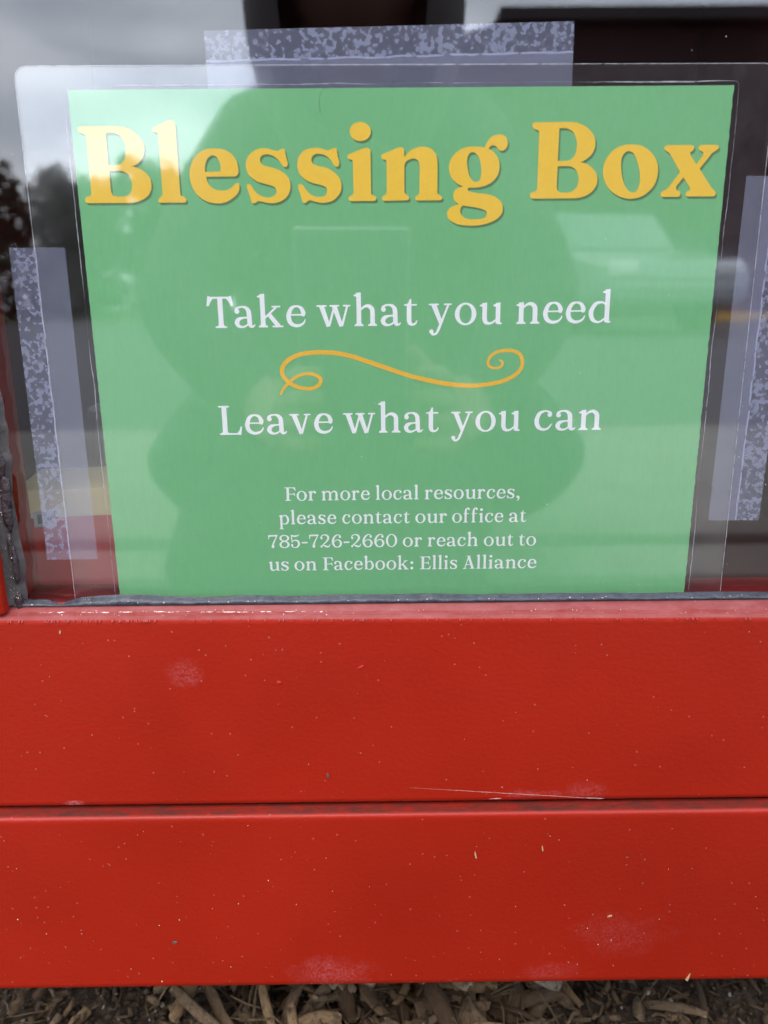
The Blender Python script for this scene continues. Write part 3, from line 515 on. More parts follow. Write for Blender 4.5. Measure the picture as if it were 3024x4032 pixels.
FONT = {
 'a': (472, [D(70, 380, 112), Cv((28, 392, 30), (60, 438, 60), (120, 474, 50), (195, 484, 42), (275, 462, 72), (330, 395, 104), (343, 300, St), (346, 180, St), (350, 100, St), (372, 38, 86), (425, 26, 50), (466, 66, 24)), Cv((318, 236, 38), (205, 230, 44), (100, 195, 92), (56, 118, 108), (92, 44, 84), (175, 16, 52), (260, 42, 42), (322, 92, 34))]),
 'b': (515, [V(115, 40, 775, 0), F(115, 775), ('P', [(61, 45), (61, -8), (100, 12), (169, 60)]), Cv((160, 390, 40), (265, 476, 46), (380, 440, 84), (455, 260, St), (410, 85, 88), (285, 16, 44), (165, 55, 38))]),
 'c': (424, [D(358, 392, 108), Cv((400, 400, 30), (370, 445, 60), (300, 480, 42), (235, 484, 42), (120, 430, 86), (55, 255, St), (95, 95, 98), (205, 27, 66), (320, 52, 50), (405, 160, 26))]),
 'd': (511, [V(418, 20, 775, 0), F(418, 775), H(400, 511, 20, 40), Cv((390, 415, 44), (300, 478, 44), (150, 440, 84), (56, 252, St), (100, 82, 92), (215, 20, 50), (300, 45, 44), (372, 105, 38))]),
 'e': (446, [H(80, 410, 284, 36), Cv((392, 290, 92), (393, 340, 106), (345, 440, 78), (240, 484, 42), (120, 430, 84), (56, 258, St), (92, 105, 102), (200, 34, 76), (320, 46, 62), (400, 100, 40), (432, 168, 24)), ('P', [(340, 268), (420, 266), (440, 300), (430, 330), (340, 320)])]),
 'f': (330, [V(115, 0, 590, 1, St, 225), Cv((115, 560, St), (128, 680, 90), (190, 768, 56), (270, 768, 44)), D(278, 720, 108), H(0, 300, 478)]),
 'h': (557, [V(120, 0, 775), F(120, 775), V(440, 0, 260), ARCH(120, 440)]),
 'i': (232, [V(115, 0, 500), F(115, 500), D(118, 682, 146)]),
 'k': (577, [V(115, 0, 775), F(115, 775), ('R', [(165, 228, 46), (410, 452, 46)]), H(318, 528, 481), ('L', [(258, 300, 92), (470, 20, 108)]), H(318, 577, 19)]),
 'l': (232, [V(115, 0, 775), F(115, 775)]),
 'm': (880, [V(118, 0, 500), F(118, 500), V(440, 0, 260), ARCH(118, 440), V(762, 0, 260), ARCH(440, 762)]),
 'n': (540, [V(118, 0, 500), F(118, 500), V(430, 0, 260), ARCH(118, 430)]),
 'o': (505, [ring(252, 250, 252, 262, 110, 42)]),
 'p': (520, [V(118, -240, 500, 0), F(118, 500), H(10, 235, -240), Cv((160, 390, 40), (270, 476, 46), (385, 440, 84), (460, 255, St), (410, 80, 88), (285, 14, 44), (165, 60, 38))]),
 'r': (392, [V(115, 0, 500, 1, St, 232), F(115, 500), Cv((165, 375, 42), (225, 455, 60), (300, 478, 66), (345, 450, 60)), D(336, 418, 108)]),
 's': (390, [Cv((318, 400, 34), (290, 450, 44), (200, 484, 44), (100, 450, 76), (62, 375, 98), (110, 305, 110), (210, 258, 112), (300, 195, 110), (330, 115, 92), (280, 42, 68), (180, 15, 44), (85, 55, 46), (36, 140, 36)), ('P', [(326, 495), (352, 500), (358, 470), (372, 372), (350, 358), (318, 395), (290, 455)]), ('P', [(52, -2), (28, 0), (22, 30), (8, 145), (30, 155), (58, 105), (95, 45)])]),
 't': (318, [('L', [(126, 485, St), (126, 150, St)]), Cv((126, 200, St), (128, 110, St), (150, 48, 92), (212, 22, 56), (275, 48, 42), (308, 108, 26)), H(8, 312, 478), ('P', [(72, 470), (180, 470), (180, 606), (160, 620), (140, 605), (104, 525), (60, 492), (8, 488), (8, 470)])]),
 'u': (531, [V(118, 170, 500, 0), F(118, 500), Cv((118, 230, St), (120, 130, St), (150, 52, 96), (220, 22, 60), (300, 40, 48), (385, 105, 36)), V(432, 20, 500, 0), F(432, 500), H(400, 531, 20, 40)]),
 'v': (513, [('L', [(110, 485, 116), (278, 0, 92)]), ('L', [(285, 8, 56), (425, 478, 48)])] + TS(0, 232, 500) + TS(345, 513, 500)),
 'w': (800, [('L', [(118, 485, 116), (272, 0, 92)]), ('L', [(285, 5, 52), (410, 430, 48)]), ('L', [(415, 485, 116), (575, 0, 92)]), ('L', [(590, 5, 52), (725, 478, 48)])] + TS(0, 242, 500) + TS(310, 540, 500) + TS(620, 800, 500)),
 'y': (540, [('L', [(115, 485, 116), (290, 40, 92)]), Cv((462, 478, 46), (380, 268, 48), (300, 70, 60), (240, -80, 62), (190, -180, 56), (130, -218, 50), (85, -205, 60)), D(66, -150, 104)] + TS(0, 240, 500) + TS(355, 540, 500)),
 'T': (620, [V(318, 0, 705, 1, 114, 270), H(40, 580, 702, 46), ('P', [(40, 742), (70, 742), (120, 715), (150, 672), (100, 600), (55, 510), (25, 505), (5, 520)]), ('P', [(580, 742), (550, 742), (500, 715), (470, 672), (520, 600), (565, 510), (595, 505), (615, 520)])]),
 'L': (545, [V(140, 0, 700, 1, 116, 268), H(0, 268, 702, 42), H(120, 520, 20, 42), ('P', [(440, 20), (490, -12), (520, 0), (545, 205), (515, 210), (485, 120), (430, 45)])]),
 'F': (540, [V(148, 0, 690, 1, 122, 296), H(0, 500, 682, 42), ('P', [(400, 690), (490, 715), (510, 690), (540, 525), (510, 515), (470, 600), (400, 668)]), H(150, 470, 345, 40), ('P', [(420, 355), (452, 420), (478, 425), (505, 250), (480, 245), (440, 320), (400, 335)])]),
 'E': (560, [V(148, 0, 690, 0, 122), H(0, 500, 682, 42), ('P', [(400, 690), (490, 712), (510, 690), (535, 530), (508, 520), (465, 610), (400, 668)]), H(150, 440, 352, 40), ('P', [(385, 355), (420, 430), (446, 435), (466, 262), (440, 258), (400, 330), (370, 340)]), H(0, 500, 20, 42), V(148, 20, 690, 0, 122), ('P', [(420, 25), (500, -8), (525, 0), (558, 195), (528, 200), (485, 110), (410, 45)])]),
 'A': (600, [('L', [(92, 10, 46), (290, 690, 50)]), ('L', [(285, 705, 116), (495, 10, 122)]), H(160, 420, 235, 40), H(0, 195, 19), H(340, 600, 19), H(200, 380, 700, 42)]),
 '0': (580, [ring(290, 345, 290, 355, 112, 44)]),
 '2': (520, [D(72, 500, 112), Cv((30, 520, 40), (75, 620, 56), (180, 684, 46), (320, 668, 78), (410, 570, 106), (395, 430, 100), (270, 270, 60), (130, 140, 48), (55, 60, 52)), D(56, 52, 110), Cv((100, 110, 44), (170, 118, 50), (270, 70, 92), (370, 38, 84), (450, 60, 60), (505, 170, 28))]),
 '5': (480, [Cv((30, 690, 30), (120, 640, 76), (240, 632, 90), (340, 655, 66), (440, 705, 24)), ('R', [(36, 690, 46), (66, 300, 48)]), Cv((62, 300, 40), (130, 375, 44), (240, 405, 62), (370, 350, 100), (415, 215, 108), (360, 70, 88), (230, 8, 46), (110, 30, 46), (55, 90, 60)), D(62, 150, 116)]),
 '6': (530, [D(425, 560, 112), Cv((465, 570, 36), (420, 640, 56), (310, 684, 44), (160, 590, 86), (62, 390, 112), (70, 200, 112), (160, 55, 76), (280, 10, 44), (410, 65, 84), (472, 205, 110), (430, 340, 90), (310, 410, 46), (190, 375, 42), (110, 285, 40))]),
 '7': (490, [('L', [(20, 655, 84), (478, 668, 84)]), ('P', [(8, 695), (48, 690), (75, 620), (50, 560), (42, 470), (12, 465), (5, 500)]), Cv((462, 690, 44), (345, 440, 58), (250, 230, 84), (225, 100, 120)), D(228, 66, 156)]),
 '8': (520, [ring(262, 525, 250, 175, 100, 44), ring(262, 178, 262, 190, 108, 44)]),
 '-': (310, [('R', [(40, 270, 82), (270, 278, 82)])]), ',': (170, [D(90, 70, 148), Cv((125, 60, 84), (138, 0, 66), (110, -75, 44), (40, -125, 24))]), ':': (170, [D(85, 72, 150), D(85, 372, 150)]),
}
def shape_glyph(bm, strokes, y, ox, oz, ux, uz, sc):
    k = 0
    for kind, d in strokes:
        yy = y - k*1.6e-6; k += 1
        kw = dict(sc=sc, ox=ox, oz=oz, ux=ux, uz=uz)
        if kind == 'L': ribbon(bm, d, yy, cap=False, **kw)
        elif kind == 'R': ribbon(bm, d, yy, cap=True, **kw)
        elif kind == 'S': ribbon(bm, dense(d, sub=5), yy, cap=True, **kw)
        elif kind == 'C': ribbon(bm, dense(d, True, 3), yy, closed=True, **kw)
        else:
            pts = d if kind == 'P' else [(d[0]+d[2]*math.cos(t), d[1]+d[3]*math.sin(t)) for t in [2*math.pi*q/18 for q in range(18)]]
            vs = [Vector((a, b_, 0)) for a, b_ in pts]
            bv = [bm.verts.new((ox+(a*ux[0]+b_*uz[0])*sc, yy, oz+(a*ux[1]+b_*uz[1])*sc)) for a, b_ in pts]
            for t in geometry.tessellate_polygon([vs]): bm.faces.new([bv[i] for i in t])
XH = (.00725, .00360)
lines = {}
for i, wd in enumerate(WORDS): lines.setdefault(0 if i < 4 else 1 if i < 8 else 2 if i < 12 else 3 if i < 17 else 4 if i < 22 else 5, []).append(wd)
for ln in sorted(lines):
    bm = bmesh.new()
    for (t, x0, z0, x1, z1, sm) in lines[ln]:
        sc = XH[sm]/500; d = Vector((x1-x0, z1-z0))*1e-5; Lw = d.length; ux = d.normalized(); uz = Vector((-ux.y, ux.x))
        gap = 26; kern = {('T', 'a'): -70, ('F', 'o'): -40, ('F', 'a'): -40, ('-', '7'): 10}
        adv = sum(FONT[c][0] for c in t); ks = sum(kern.get((t[i], t[i+1]), 0) for i in range(len(t)-1))
        g_ = (Lw/sc-adv-ks)/max(len(t)-1, 1); kx = 1.0
        if g_ < 8 or g_ > 75:                  # keep the gaps even: stretch the letters a little instead
            g2 = min(max(g_, 8), 75); kx = (Lw/sc-g2*(len(t)-1)-ks)/adv; g_ = g2
        x = 0
        for i, ch in enumerate(t):
            shape_glyph(bm, FONT[ch][1], .00032, x0*1e-5+ux.x*x*sc, z0*1e-5+OZ+ux.y*x*sc, ux*kx, uz, sc)
            x += FONT[ch][0]*kx+g_+(kern.get((ch, t[i+1]), 0) if i+1 < len(t) else 0)
    flat_obj('text_line', bm, M_white, paper)

# ---------------------------------------------------------------- laminate pouch
LX0, LX1, LT, LB = -.1243, .1210, OZ+.0069, OZ-.2055
def rrect(x0, x1, z0, z1, r, n=6):
    o = []
    for cx, cz, a0 in ((x1-r, z1-r, 0), (x0+r, z1-r, 90), (x0+r, z0+r, 180), (x1-r, z0+r, 270)):
        o += [(cx+r*math.cos(R(a0+90*k/n)), cz+r*math.sin(R(a0+90*k/n))) for k in range(n+1)]
    return o
loop = [(x - (.0006 if x < 0 else -.0006)*(OZ-z)/.18, z - (x+.12)*.003) for x, z in rrect(LX0, LX1, LB, LT, .0042)]
bm = bmesh.new(); a = [bm.verts.new((x, 0.0, z)) for x, z in loop]; c = [bm.verts.new((x, .0009, z)) for x, z in loop]
bm.faces.new(a); bm.faces.new(c[::-1])
for i in range(len(a)): bm.faces.new((a[i], c[i], c[(i+1) % len(c)], a[(i+1) % len(a)]))
pouch = from_bm('laminate_pouch', bm, M_film, sign)
bm = bmesh.new()                               # bright cut edge, and the air line sealed round the paper
ed = [(x, z, .00022+.0001*pnoise(Vector((x*90, z*90, 0)))) for x, z in cr([q for q in loop], True, 4)]
ribbon(bm, ed, -.00012, closed=True, sc=1.0)
for off, wv in ((.0014, .00026),):
    pth = []
    for x, z in cr([q for q in rrect(PL-off, PR+off, PB-off, PT+off*.8, .0015)], True, 3): pth.append(Vector((x, z)))
    dn = []
    for i in range(len(pth)):
        p, q = pth[i], pth[(i+1) % len(pth)]; k = max(1, int((q-p).length/.0012))
        for s_ in range(k):
            u_ = p+(q-p)*s_/k; j = .00055*pnoise(Vector((u_.x*70, u_.y*70, off*900)))+.0002*pnoise(Vector((u_.x*330, u_.y*330, 2)))
            dn.append((u_.x+j, u_.y+j*.5, max(.00002, wv*(.45+1.5*pnoise(Vector((u_.x*40, u_.y*40, off*500)))))))
    ribbon(bm, dn, -.00010, closed=True, sc=1.0)
flat_obj('seal_line', bm, M_ridge, pouch)

# ---------------------------------------------------------------- tape
def tape(label, p_in, p_out, length, y, seed):
    """p_in -> start of the strip at its inner long edge (x, z); local x runs along, local z to the outer edge"""
    r = random.Random(seed); bm = bmesh.new(); n = 120; wdt = .0190
    def end(s):                                # pinked cut: fine teeth across the width
        return [(.00045*(abs((q*11.0) % 1-.5)*2) + r.uniform(-.0001, .0001), wdt*q/60*1.0) for q in range(61)]
    e0, e1 = end(0), end(1)
    rows = [[(e0[k][0], 0, e0[k][1]) for k in range(61)]] + [[(length*i/n+r.uniform(-.00003, .00003), 0, wdt*k/60) for k in range(61)] for i in range(1, n)] + [[(length+.0003-e1[k][0], 0, e1[k][1]) for k in range(61)]]
    grid(bm, rows)
    o = flat_obj('tape_strip', bm, M_tape, None)
    ux = Vector((p_out[0]-p_in[0], 0, p_out[1]-p_in[1])).normalized(); 
    return o, ux
def place(o, org, ux, uz, y):
    o.matrix_world = Matrix(((ux.x, 0, uz.x, org[0]), (0, 1, 0, y), (ux.z, 0, uz.z, org[1]), (0, 0, 0, 1)))
G_T = 'tape strips holding the sign'
o, ux = tape('', (-.1146, OZ-.0477), (-.1151, OZ-.1599), .1122, 0, 1); place(o, (-.1146, OZ-.0477), ux, Vector((-1, 0, .005)).normalized(), .00105)
tag(o, 'mottled clear tape strip down the left edge of the laminated sign', 'tape', G_T)
o, ux = tape('', (-.0631, OZ-.0021), (.0553, OZ-.0001), .1187, 0, 2); place(o, (-.0631, OZ-.0021), ux, Vector((-ux.z, 0, ux.x)), .00105)
tag(o, 'longest mottled clear tape strip, along the top edge of the sign', 'tape', G_T)
o, ux = tape('', (.1150, OZ-.0270), (.1143, OZ-.1472), .1203, 0, 3); place(o, (.1154, OZ-.0268), ux, Vector((1, 0, -.006)).normalized(), .00105)
tag(o, 'mottled clear tape strip down the right edge of the sign', 'tape', G_T)

# ---------------------------------------------------------------- inside the box: a carton leaning by the left edge
M_cy = plain('yellow_card', (.80, .70, .36), .6, .3, .06, 40); M_cr = plain('red_card', (.60, .012, .014), .5, .4, .06, 40)
M_lab = plain('white_label', (.55, .55, .55), .6, .3, .06, 60); M_gry = plain('grey_print', (.16, .16, .15), .6, .3, .3, 900)
ct = empty('food_carton', (-.10, .035, OZ-.1815)); tag(ct, 'red and yellow food carton with a small white label inside the window', 'carton')
ang = R(9); ca, sa = math.cos(ang), math.sin(ang)
def cpt(u, v, z): return (-.1548+u*ca-v*sa, .0235+u*sa+v*ca, z)   # u along the front face, v into the box
def cbox(bm, u0, u1, v0, v1, z0, z1):
    v = [bm.verts.new(cpt(u, w_, z)) for u, w_, z in ((u0, v0, z0), (u1, v0, z0), (u1, v1, z0), (u0, v1, z0), (u0, v0, z1), (u1, v0, z1), (u1, v1, z1), (u0, v1, z1))]
    for f in ((3, 2, 1, 0), (4, 5, 6, 7), (0, 1, 5, 4), (1, 2, 6, 5), (2, 3, 7, 6), (3, 0, 4, 7)): bm.faces.new([v[i] for i in f])
bm = bmesh.new(); cbox(bm, 0, .125, 0, .045, OZ-.1810, OZ-.1500); from_bm('lower_body', bm, M_cr, ct)
bm = bmesh.new(); cbox(bm, 0, .125, 0, .045, OZ-.1499, OZ-.1385); from_bm('upper_body', bm, M_cy, ct)
bm = bmesh.new(); cbox(bm, .0068, .0150, -.0006, 0, OZ-.1535, OZ-.1470); lb = from_bm('label', bm, M_lab, ct)
bm = bmesh.new(); cbox(bm, .0084, .0125, -.0009, -.0007, OZ-.1520, OZ-.1482); from_bm('print', bm, M_gry, lb)
M_tin = plain('tin', (.30, .31, .33), .3, .7, .2, 30)
tn = empty('tin_can', (-.115, .10, OZ-.1815)); tag(tn, 'dull metal food tin standing behind the carton in the box', 'tin')
bm = bmesh.new(); bmesh.ops.create_cone(bm, cap_ends=True, segments=40, radius1=.033, radius2=.033, depth=.066, matrix=Matrix.Translation((-.115, .105, OZ-.1480))); from_bm('body', bm, M_tin, tn, smooth=False)
for z in (OZ-.1800, OZ-.1160):
    bm = bmesh.new(); bmesh.ops.create_cone(bm, cap_ends=True, segments=40, radius1=.0345, radius2=.0345, depth=.003, matrix=Matrix.Translation((-.115, .105, z))); from_bm('rim', bm, M_tin, tn)

# ================================================================ mulch under and in front of the box
def chip_mat():
    m = NT('shredded_bark'); at = m.n('ShaderNodeAttribute', attribute_name='tint'); uv = m.n('ShaderNodeTexCoord')
    mp_ = m.n('ShaderNodeMapping', {'Vector': uv.outputs['UV'], 'Scale': (7, 46, 1)})
    f = m.noise(mp_.outputs[0], 1.0, 5, .65); g2 = m.noise(m.coords(), 340, 3, .6)
    k = m.ramp(f, (.25, (.42, .40, .38)), (.75, (1.35, 1.32, 1.28)))
    col = m.n('ShaderNodeMix', {'Factor': 1.0, 'A': at.outputs['Color'], 'B': k}, data_type='RGBA', blend_type='MULTIPLY').outputs['Result']
    col = m.n('ShaderNodeMix', {'Factor': m.step(g2, .5, .75), 'A': col, 'B': (.05, .036, .026, 1)}, data_type='RGBA').outputs['Result']
    return m.surf(m.pbsdf(col, .9, m.bump(m.math('ADD', f, m.math('MULTIPLY', g2, .5)), .9, .0012), .2))
M_chip = chip_mat()
class Chips:
    def __init__(s): s.bm = bmesh.new(); s.uv = s.bm.loops.layers.uv.new('UVMap'); s.c = s.bm.loops.layers.float_color.new('tint')
    def add(s, r, pos, yaw, pitch, ln, wd, th, tint, bend=0.0, roll=None, n=7):
        k = 10; roll = r.uniform(-.9, .9) if roll is None else roll; sd = r.uniform(0, 99)
        M = Matrix.Rotation(yaw, 3, 'Z')@Matrix.Rotation(-pitch, 3, 'Y')@Matrix.Rotation(roll, 3, 'X'); rings = []
        for i in range(n+1):
            t = i/n-.5; tp = 1-.35*(2*abs(t))**3*r.uniform(.4, 1.2); ring_ = []
            for q in range(k):
                a = 2*math.pi*q/k; ww = 1+.30*pnoise(Vector((math.cos(a)*1.5+sd, t*3, math.sin(a)*1.5)))+.38*pnoise(Vector((q*2.3+sd, t*1.2, 7.7)))
                e = (.10*ln*pnoise(Vector((q*3.1+sd, 0, 0))) if i in (0, n) else 0)*(-1 if i == 0 else 1)
                p = Vector((t*ln+e, math.cos(a)*wd*.5*tp*ww+bend*ln*(t*t-.1)+.05*wd*math.sin(sd+t*9), math.sin(a)*th*.5*tp*ww+.06*ln*pnoise(Vector((t*2+sd, 5, 0)))))
                ring_.append(s.bm.verts.new(M@p+Vector(pos)))
            rings.append(ring_)
        fs = []
        for i in range(n):
            for q in range(k):
                f = s.bm.faces.new((rings[i][q], rings[i][(q+1) % k], rings[i+1][(q+1) % k], rings[i+1][q])); f.smooth = True
                for l, (a_, b_) in zip(f.loops, ((i, q), (i, q+1), (i+1, q+1), (i+1, q))): l[s.uv].uv = (a_/n*ln/.03+sd, b_/k+sd)
                fs.append(f)
        for rr in (rings[0][::-1], rings[-1]):
            f = s.bm.faces.new(rr); fs.append(f)
            for l in f.loops: l[s.uv].uv = (sd, sd)
        for f in fs:
            for l in f.loops: l[s.c] = (*tint, 1)
    def make(s, name, mat): return from_bm(name, s.bm, mat)
def tintc(r, kind=0):
    g_ = r.uniform(.8, 1.25)
    base = [(.135, .088, .052), (.180, .124, .077), (.080, .048, .027), (.225, .146, .080)][r.choice((0, 0, 1, 1, 2, 3))]
    return tuple(c*g_ for c in base)
r = random.Random(11)
ch = Chips()
def dens(x): return min(1, max(.02, (x+.105)/.05))*(1 if x < .055 else max(.05, 1-(x-.055)/.03))   # bare soil at both sides
for _ in range(2600):
    x = r.uniform(-.30, .30); y = r.uniform(-.16, .10)
    big = r.random() < dens(x)
    if big:
        ln = r.uniform(.012, .042); wd = ln*r.uniform(.09, .30); th = wd*r.uniform(.18, .45)
    else:
        ln = r.uniform(.003, .011); wd = ln*r.uniform(.2, .6); th = wd*r.uniform(.4, .9)
    lvl = r.uniform(.003, .017 if big else .011)
    ch.add(r, (x, y, lvl), r.gauss(1.2, .9), r.gauss(0, .28 if big else .4), ln, wd, th, tintc(r), r.uniform(-.35, .35), n=6 if big else 3)
for _ in range(90):                           # larger strips on top
    x = r.uniform(-.10, .075); ln = r.uniform(.024, .046); wd = r.uniform(.0045, .0095)
    ch.add(r, (x, r.uniform(-.10, .06), r.uniform(.016, .022)), r.gauss(-1.0, .5) if r.random() < .7 else r.gauss(.6, .5), r.gauss(0, .2), ln, wd, wd*r.uniform(.22, .45), tintc(r), r.uniform(-.25, .25), n=9)
for _ in range(2600):                         # bark fibre and splinters
    x = r.uniform(-.28, .28); y = r.uniform(-.10, .09)
    ln = r.uniform(.005, .028)*(1 if r.random() < dens(x)+.25 else .4); wd = r.uniform(.0005, .0016)
    ch.add(r, (x, y, r.uniform(.006, .021)*(1 if dens(x) > .3 else .6)), r.gauss(1.2, 1.0), r.gauss(0, .35), ln, wd, wd*.6, tintc(r), r.uniform(-.5, .5), n=4)
tag(ch.make('mulch', M_chip), 'loose weathered bark mulch over dark soil beneath the red board', 'mulch', kind='stuff')
# loose soil crumbs and grit
ch = Chips()
for _ in range(4200):
    x = r.uniform(-.26, .26); y = r.uniform(-.03, .085); s_ = abs(r.gauss(0, .0008))+.0006; gq = r.uniform(.45, 1.25)
    tn_ = (.5, .47, .42) if r.random() < .07 else tuple(c*gq for c in (.11, .078, .054))
    ch.add(r, (x, y, .0065+lump(x, y)+s_*.4), r.uniform(0, 6.3), r.gauss(0, .5), s_*r.uniform(1.2, 2.4), s_*1.3, s_, tn_, n=2)
tag(ch.make('soil_crumbs', M_chip), kind='stuff', label='fine soil crumbs and grit between the mulch pieces', cat='soil')
# pieces that stand out
def piece(name, label, cat, pos, yaw, pitch, ln, wd, th, tint, bend=0, roll=0, grp=None):
    c = Chips(); c.add(r, pos, yaw, pitch, ln, wd, th, tint, bend, roll, n=12); tag(c.make(name, M_chip), label, cat, grp)
GC = 'bark pieces below the board'
piece('bark_piece', 'broad flat grey bark piece slanting down, lower right of the middle', 'bark', (.022, .024, .024), -.95, .15, .030, .0085, .003, (0.237, 0.181, 0.130), 0, .2, GC)
piece('bark_piece', 'speckled pale grey bark chunk right of centre under the board', 'bark', (.066, .022, .022), -.9, .1, .022, .0095, .004, (0.300, 0.246, 0.189), 0, .1, GC)
piece('bark_piece', 'straight brown bark strip leaning left of the middle', 'bark', (-.038, .026, .024), -1.15, .2, .030, .0048, .003, (0.200, 0.146, 0.103), 0, .3, GC)
piece('bark_piece', 'bundle of grey split bark fibre left of the middle', 'bark', (-.022, .028, .023), -1.05, .2, .034, .0075, .004, (0.213, 0.170, 0.130), .15, .1, GC)
piece('bark_piece', 'upright narrow bark stick right of the broad grey piece', 'bark', (.040, .028, .022), -1.5, .2, .024, .0042, .003, (0.150, 0.115, 0.084), 0, .1, GC)
GS = 'dry stalks below the board'
STRAW = (.40, .29, .165)
piece('dry_stalk', 'long thin tan stalk leaning at the left end of the mulch', 'stalk', (-.108, .026, .026), 1.35, .1, .034, .0011, .0010, STRAW, .1, 0, GS)
piece('dry_stalk', 'short tan stalk standing near the left corner', 'stalk', (-.130, .030, .032), 1.55, .2, .018, .0011, .0010, STRAW, 0, 0, GS)
piece('dry_stalk', 'curved pale stalk lying just under the board edge, right of the middle', 'stalk', (.043, .036, .040), .05, 0, .034, .0016, .0014, (.30, .22, .15), -.25, 0, GS)
piece('dry_stalk', 'thin upright straw in the middle of the mulch', 'stalk', (-.006, .030, .030), 1.5, .2, .020, .0012, .0010, STRAW, 0, 0, GS)
piece('dry_stalk', 'slanting straw between the brown strip and the middle straw', 'stalk', (-.034+.018, .030, .028), .8, .1, .020, .0012, .0010, STRAW, .05, 0, GS)
piece('dry_stalk', 'small crossed straw beside the short left stalk', 'stalk', (-.121, .030, .031), .3, .05, .018, .0009, .0009, STRAW, 0, 0, GS)
piece('dry_stalk', 'pale straw sliver on the soil at the right end', 'stalk', (.098, .030, .020), .15, 0, .014, .0012, .001, (.33, .25, .16), 0, 0, GS)

# ================================================================ small things stuck on the boards and the pane
M_sliver = plain('wood_sliver', (.50, .30, .16), .7, .3, .15, 900); M_flake = plain('grey_flake', (.10, .09, .08), .8, .3, .3, 900); M_curl = plain('red_curl', (.48, .04, .03), .45, .5, .1, 900)
def sliver(name, label, cat, x, z, y, ln, wd, ang_, mat, pts=None, grp=None):
    bm = bmesh.new(); prof = pts or [(-.5, -.35), (-.2, -.5), (.3, -.4), (.5, -.05), (.2, .45), (-.35, .4)]
    c_, s_ = math.cos(ang_), math.sin(ang_); a_ = []; b_ = []
    for u, v in prof:
        px_, pz_ = x+u*ln*c_-v*wd*s_, z+u*ln*s_+v*wd*c_; a_.append(bm.verts.new((px_, y-.0004-.0002*u, pz_))); b_.append(bm.verts.new((px_, y, pz_)))
    bm.faces.new(a_); bm.faces.new(b_[::-1]); n = len(a_)
    for i in range(n): bm.faces.new((a_[i], b_[i], b_[(i+1) % n], a_[(i+1) % n]))
    tag(from_bm(name, bm, mat), label, cat, grp)
YB, YRr = -.01795, -.01195
GW = 'wood slivers stuck on the red boards'
sliver('wood_sliver', 'longest tan splinter stuck high on the lower red board', 'splinter', .0279, OZ-.2776, YB, .0036, .0007, R(100), M_sliver, grp=GW)
sliver('wood_sliver', 'short tan splinter up and right of the longest one', 'splinter', .0542, OZ-.2750, YB, .0026, .0006, R(97), M_sliver, grp=GW)
sliver('wood_sliver', 'tiny level splinter in the middle right of the lower board', 'splinter', .0829, OZ-.3075, YB, .0020, .0006, R(22), M_sliver, grp=GW)
sliver('wood_sliver', 'pointed tan splinter at the bottom edge of the lower board', 'splinter', .1177, OZ-.3386, YB, .0040, .0011, R(70), M_sliver, [(-.5, -.5), (-.3, -.5), (.5, 0), (-.4, .5)], grp=GW)
sliver('grey_flake', 'dark grey speck low on the left of the lower red board', 'debris', -.0937, OZ-.3177, YB, .0021, .0011, R(15), M_flake, grp='grey flakes on the boards')
sliver('grey_flake', 'grey flake near the foot of the upper red board', 'debris', -.0299, OZ-.2451, YRr, .0017, .0010, R(95), M_flake, grp='grey flakes on the boards')
sliver('paint_curl', 'curled red paint scrap right of centre high on the upper board', 'paint scrap', -.0162, OZ-.1989, YRr, .0026, .0007, R(25), M_curl, grp='paint scraps on the upper board')
sliver('paint_curl', 'stubby red paint scrap left of the curled one', 'paint scrap', -.0471, OZ-.2048, YRr, .0018, .0009, R(-5), M_curl, grp='paint scraps on the upper board')
sliver('wood_sliver', 'brown splinter under the left corner of the sill', 'splinter', -.1269, OZ-.1835, YRr, .0016, .0006, R(80), M_sliver, grp=GW)
# scratches: raised bruised paint along two thin lines
M_scr = plain('scraped_paint', (.62, .40, .36), .6, .4, .2, 900)
def scratch(label, a, b_, w_, y):
    bm = bmesh.new(); n = 60; pts = []
    for i in range(n+1):
        t = i/n; pts.append((a[0]+(b_[0]-a[0])*t, a[1]+(b_[1]-a[1])*t+.0001*pnoise(Vector((t*9, 1, 0))), w_*max(.12, math.sin(math.pi*min(1, .04+t))**.5*(.35+.75*abs(pnoise(Vector((t*14, a[0]*90, 3))))))*(.35+.9*t)))
    ribbon(bm, pts, y-.00003, sc=1.0); o = flat_obj('paint_scratch', bm, M_scr, None); tag(o, label, 'scratch', 'scratches on the upper board')
scratch('long thin scratch running down to the groove, right of centre', (.002, OZ-.2511), (.078, OZ-.2572), .00042, -.0120)
scratch('short bright scuff on the edge above the groove', (.0545+.014, OZ-.25655), (.079, OZ-.25705), .0008, -.0120)
scratch('small white chip at the edge left of the scratches', (.0335, OZ-.2566), (.0385, OZ-.2564), .0007, -.0120)
# pale dust specks
M_dust = plain('pale_dust', (.56, .48, .40), .8, .3, .15, 900)
bm = bmesh.new(); rd = random.Random(5)
def speck(p, s_):
    q = bmesh.ops.create_icosphere(bm, subdivisions=1, radius=s_)
    k = Vector((rd.uniform(.6, 1.4), .6, rd.uniform(.6, 1.4)))
    for v in q['verts']: v.co = Vector((v.co.x*k.x, v.co.y*k.y, v.co.z*k.z))+Vector(p)
for _ in range(150): speck((rd.uniform(-.165, .15), -.0180, OZ-.26-.081*rd.random()**.75), abs(rd.gauss(0, .00008))+.00006)
for _ in range(28): speck((rd.uniform(-.155, .145), -.0120, OZ-rd.uniform(.181, .257)), abs(rd.gauss(0, .00007))+.00006)
for _ in range(140): 
    x = rd.uniform(-.145, .14); t = rd.random(); speck((x, -.0105+.0045*t, zled(x)+.0009+.0022*t), abs(rd.gauss(0, .0001))+.00008)
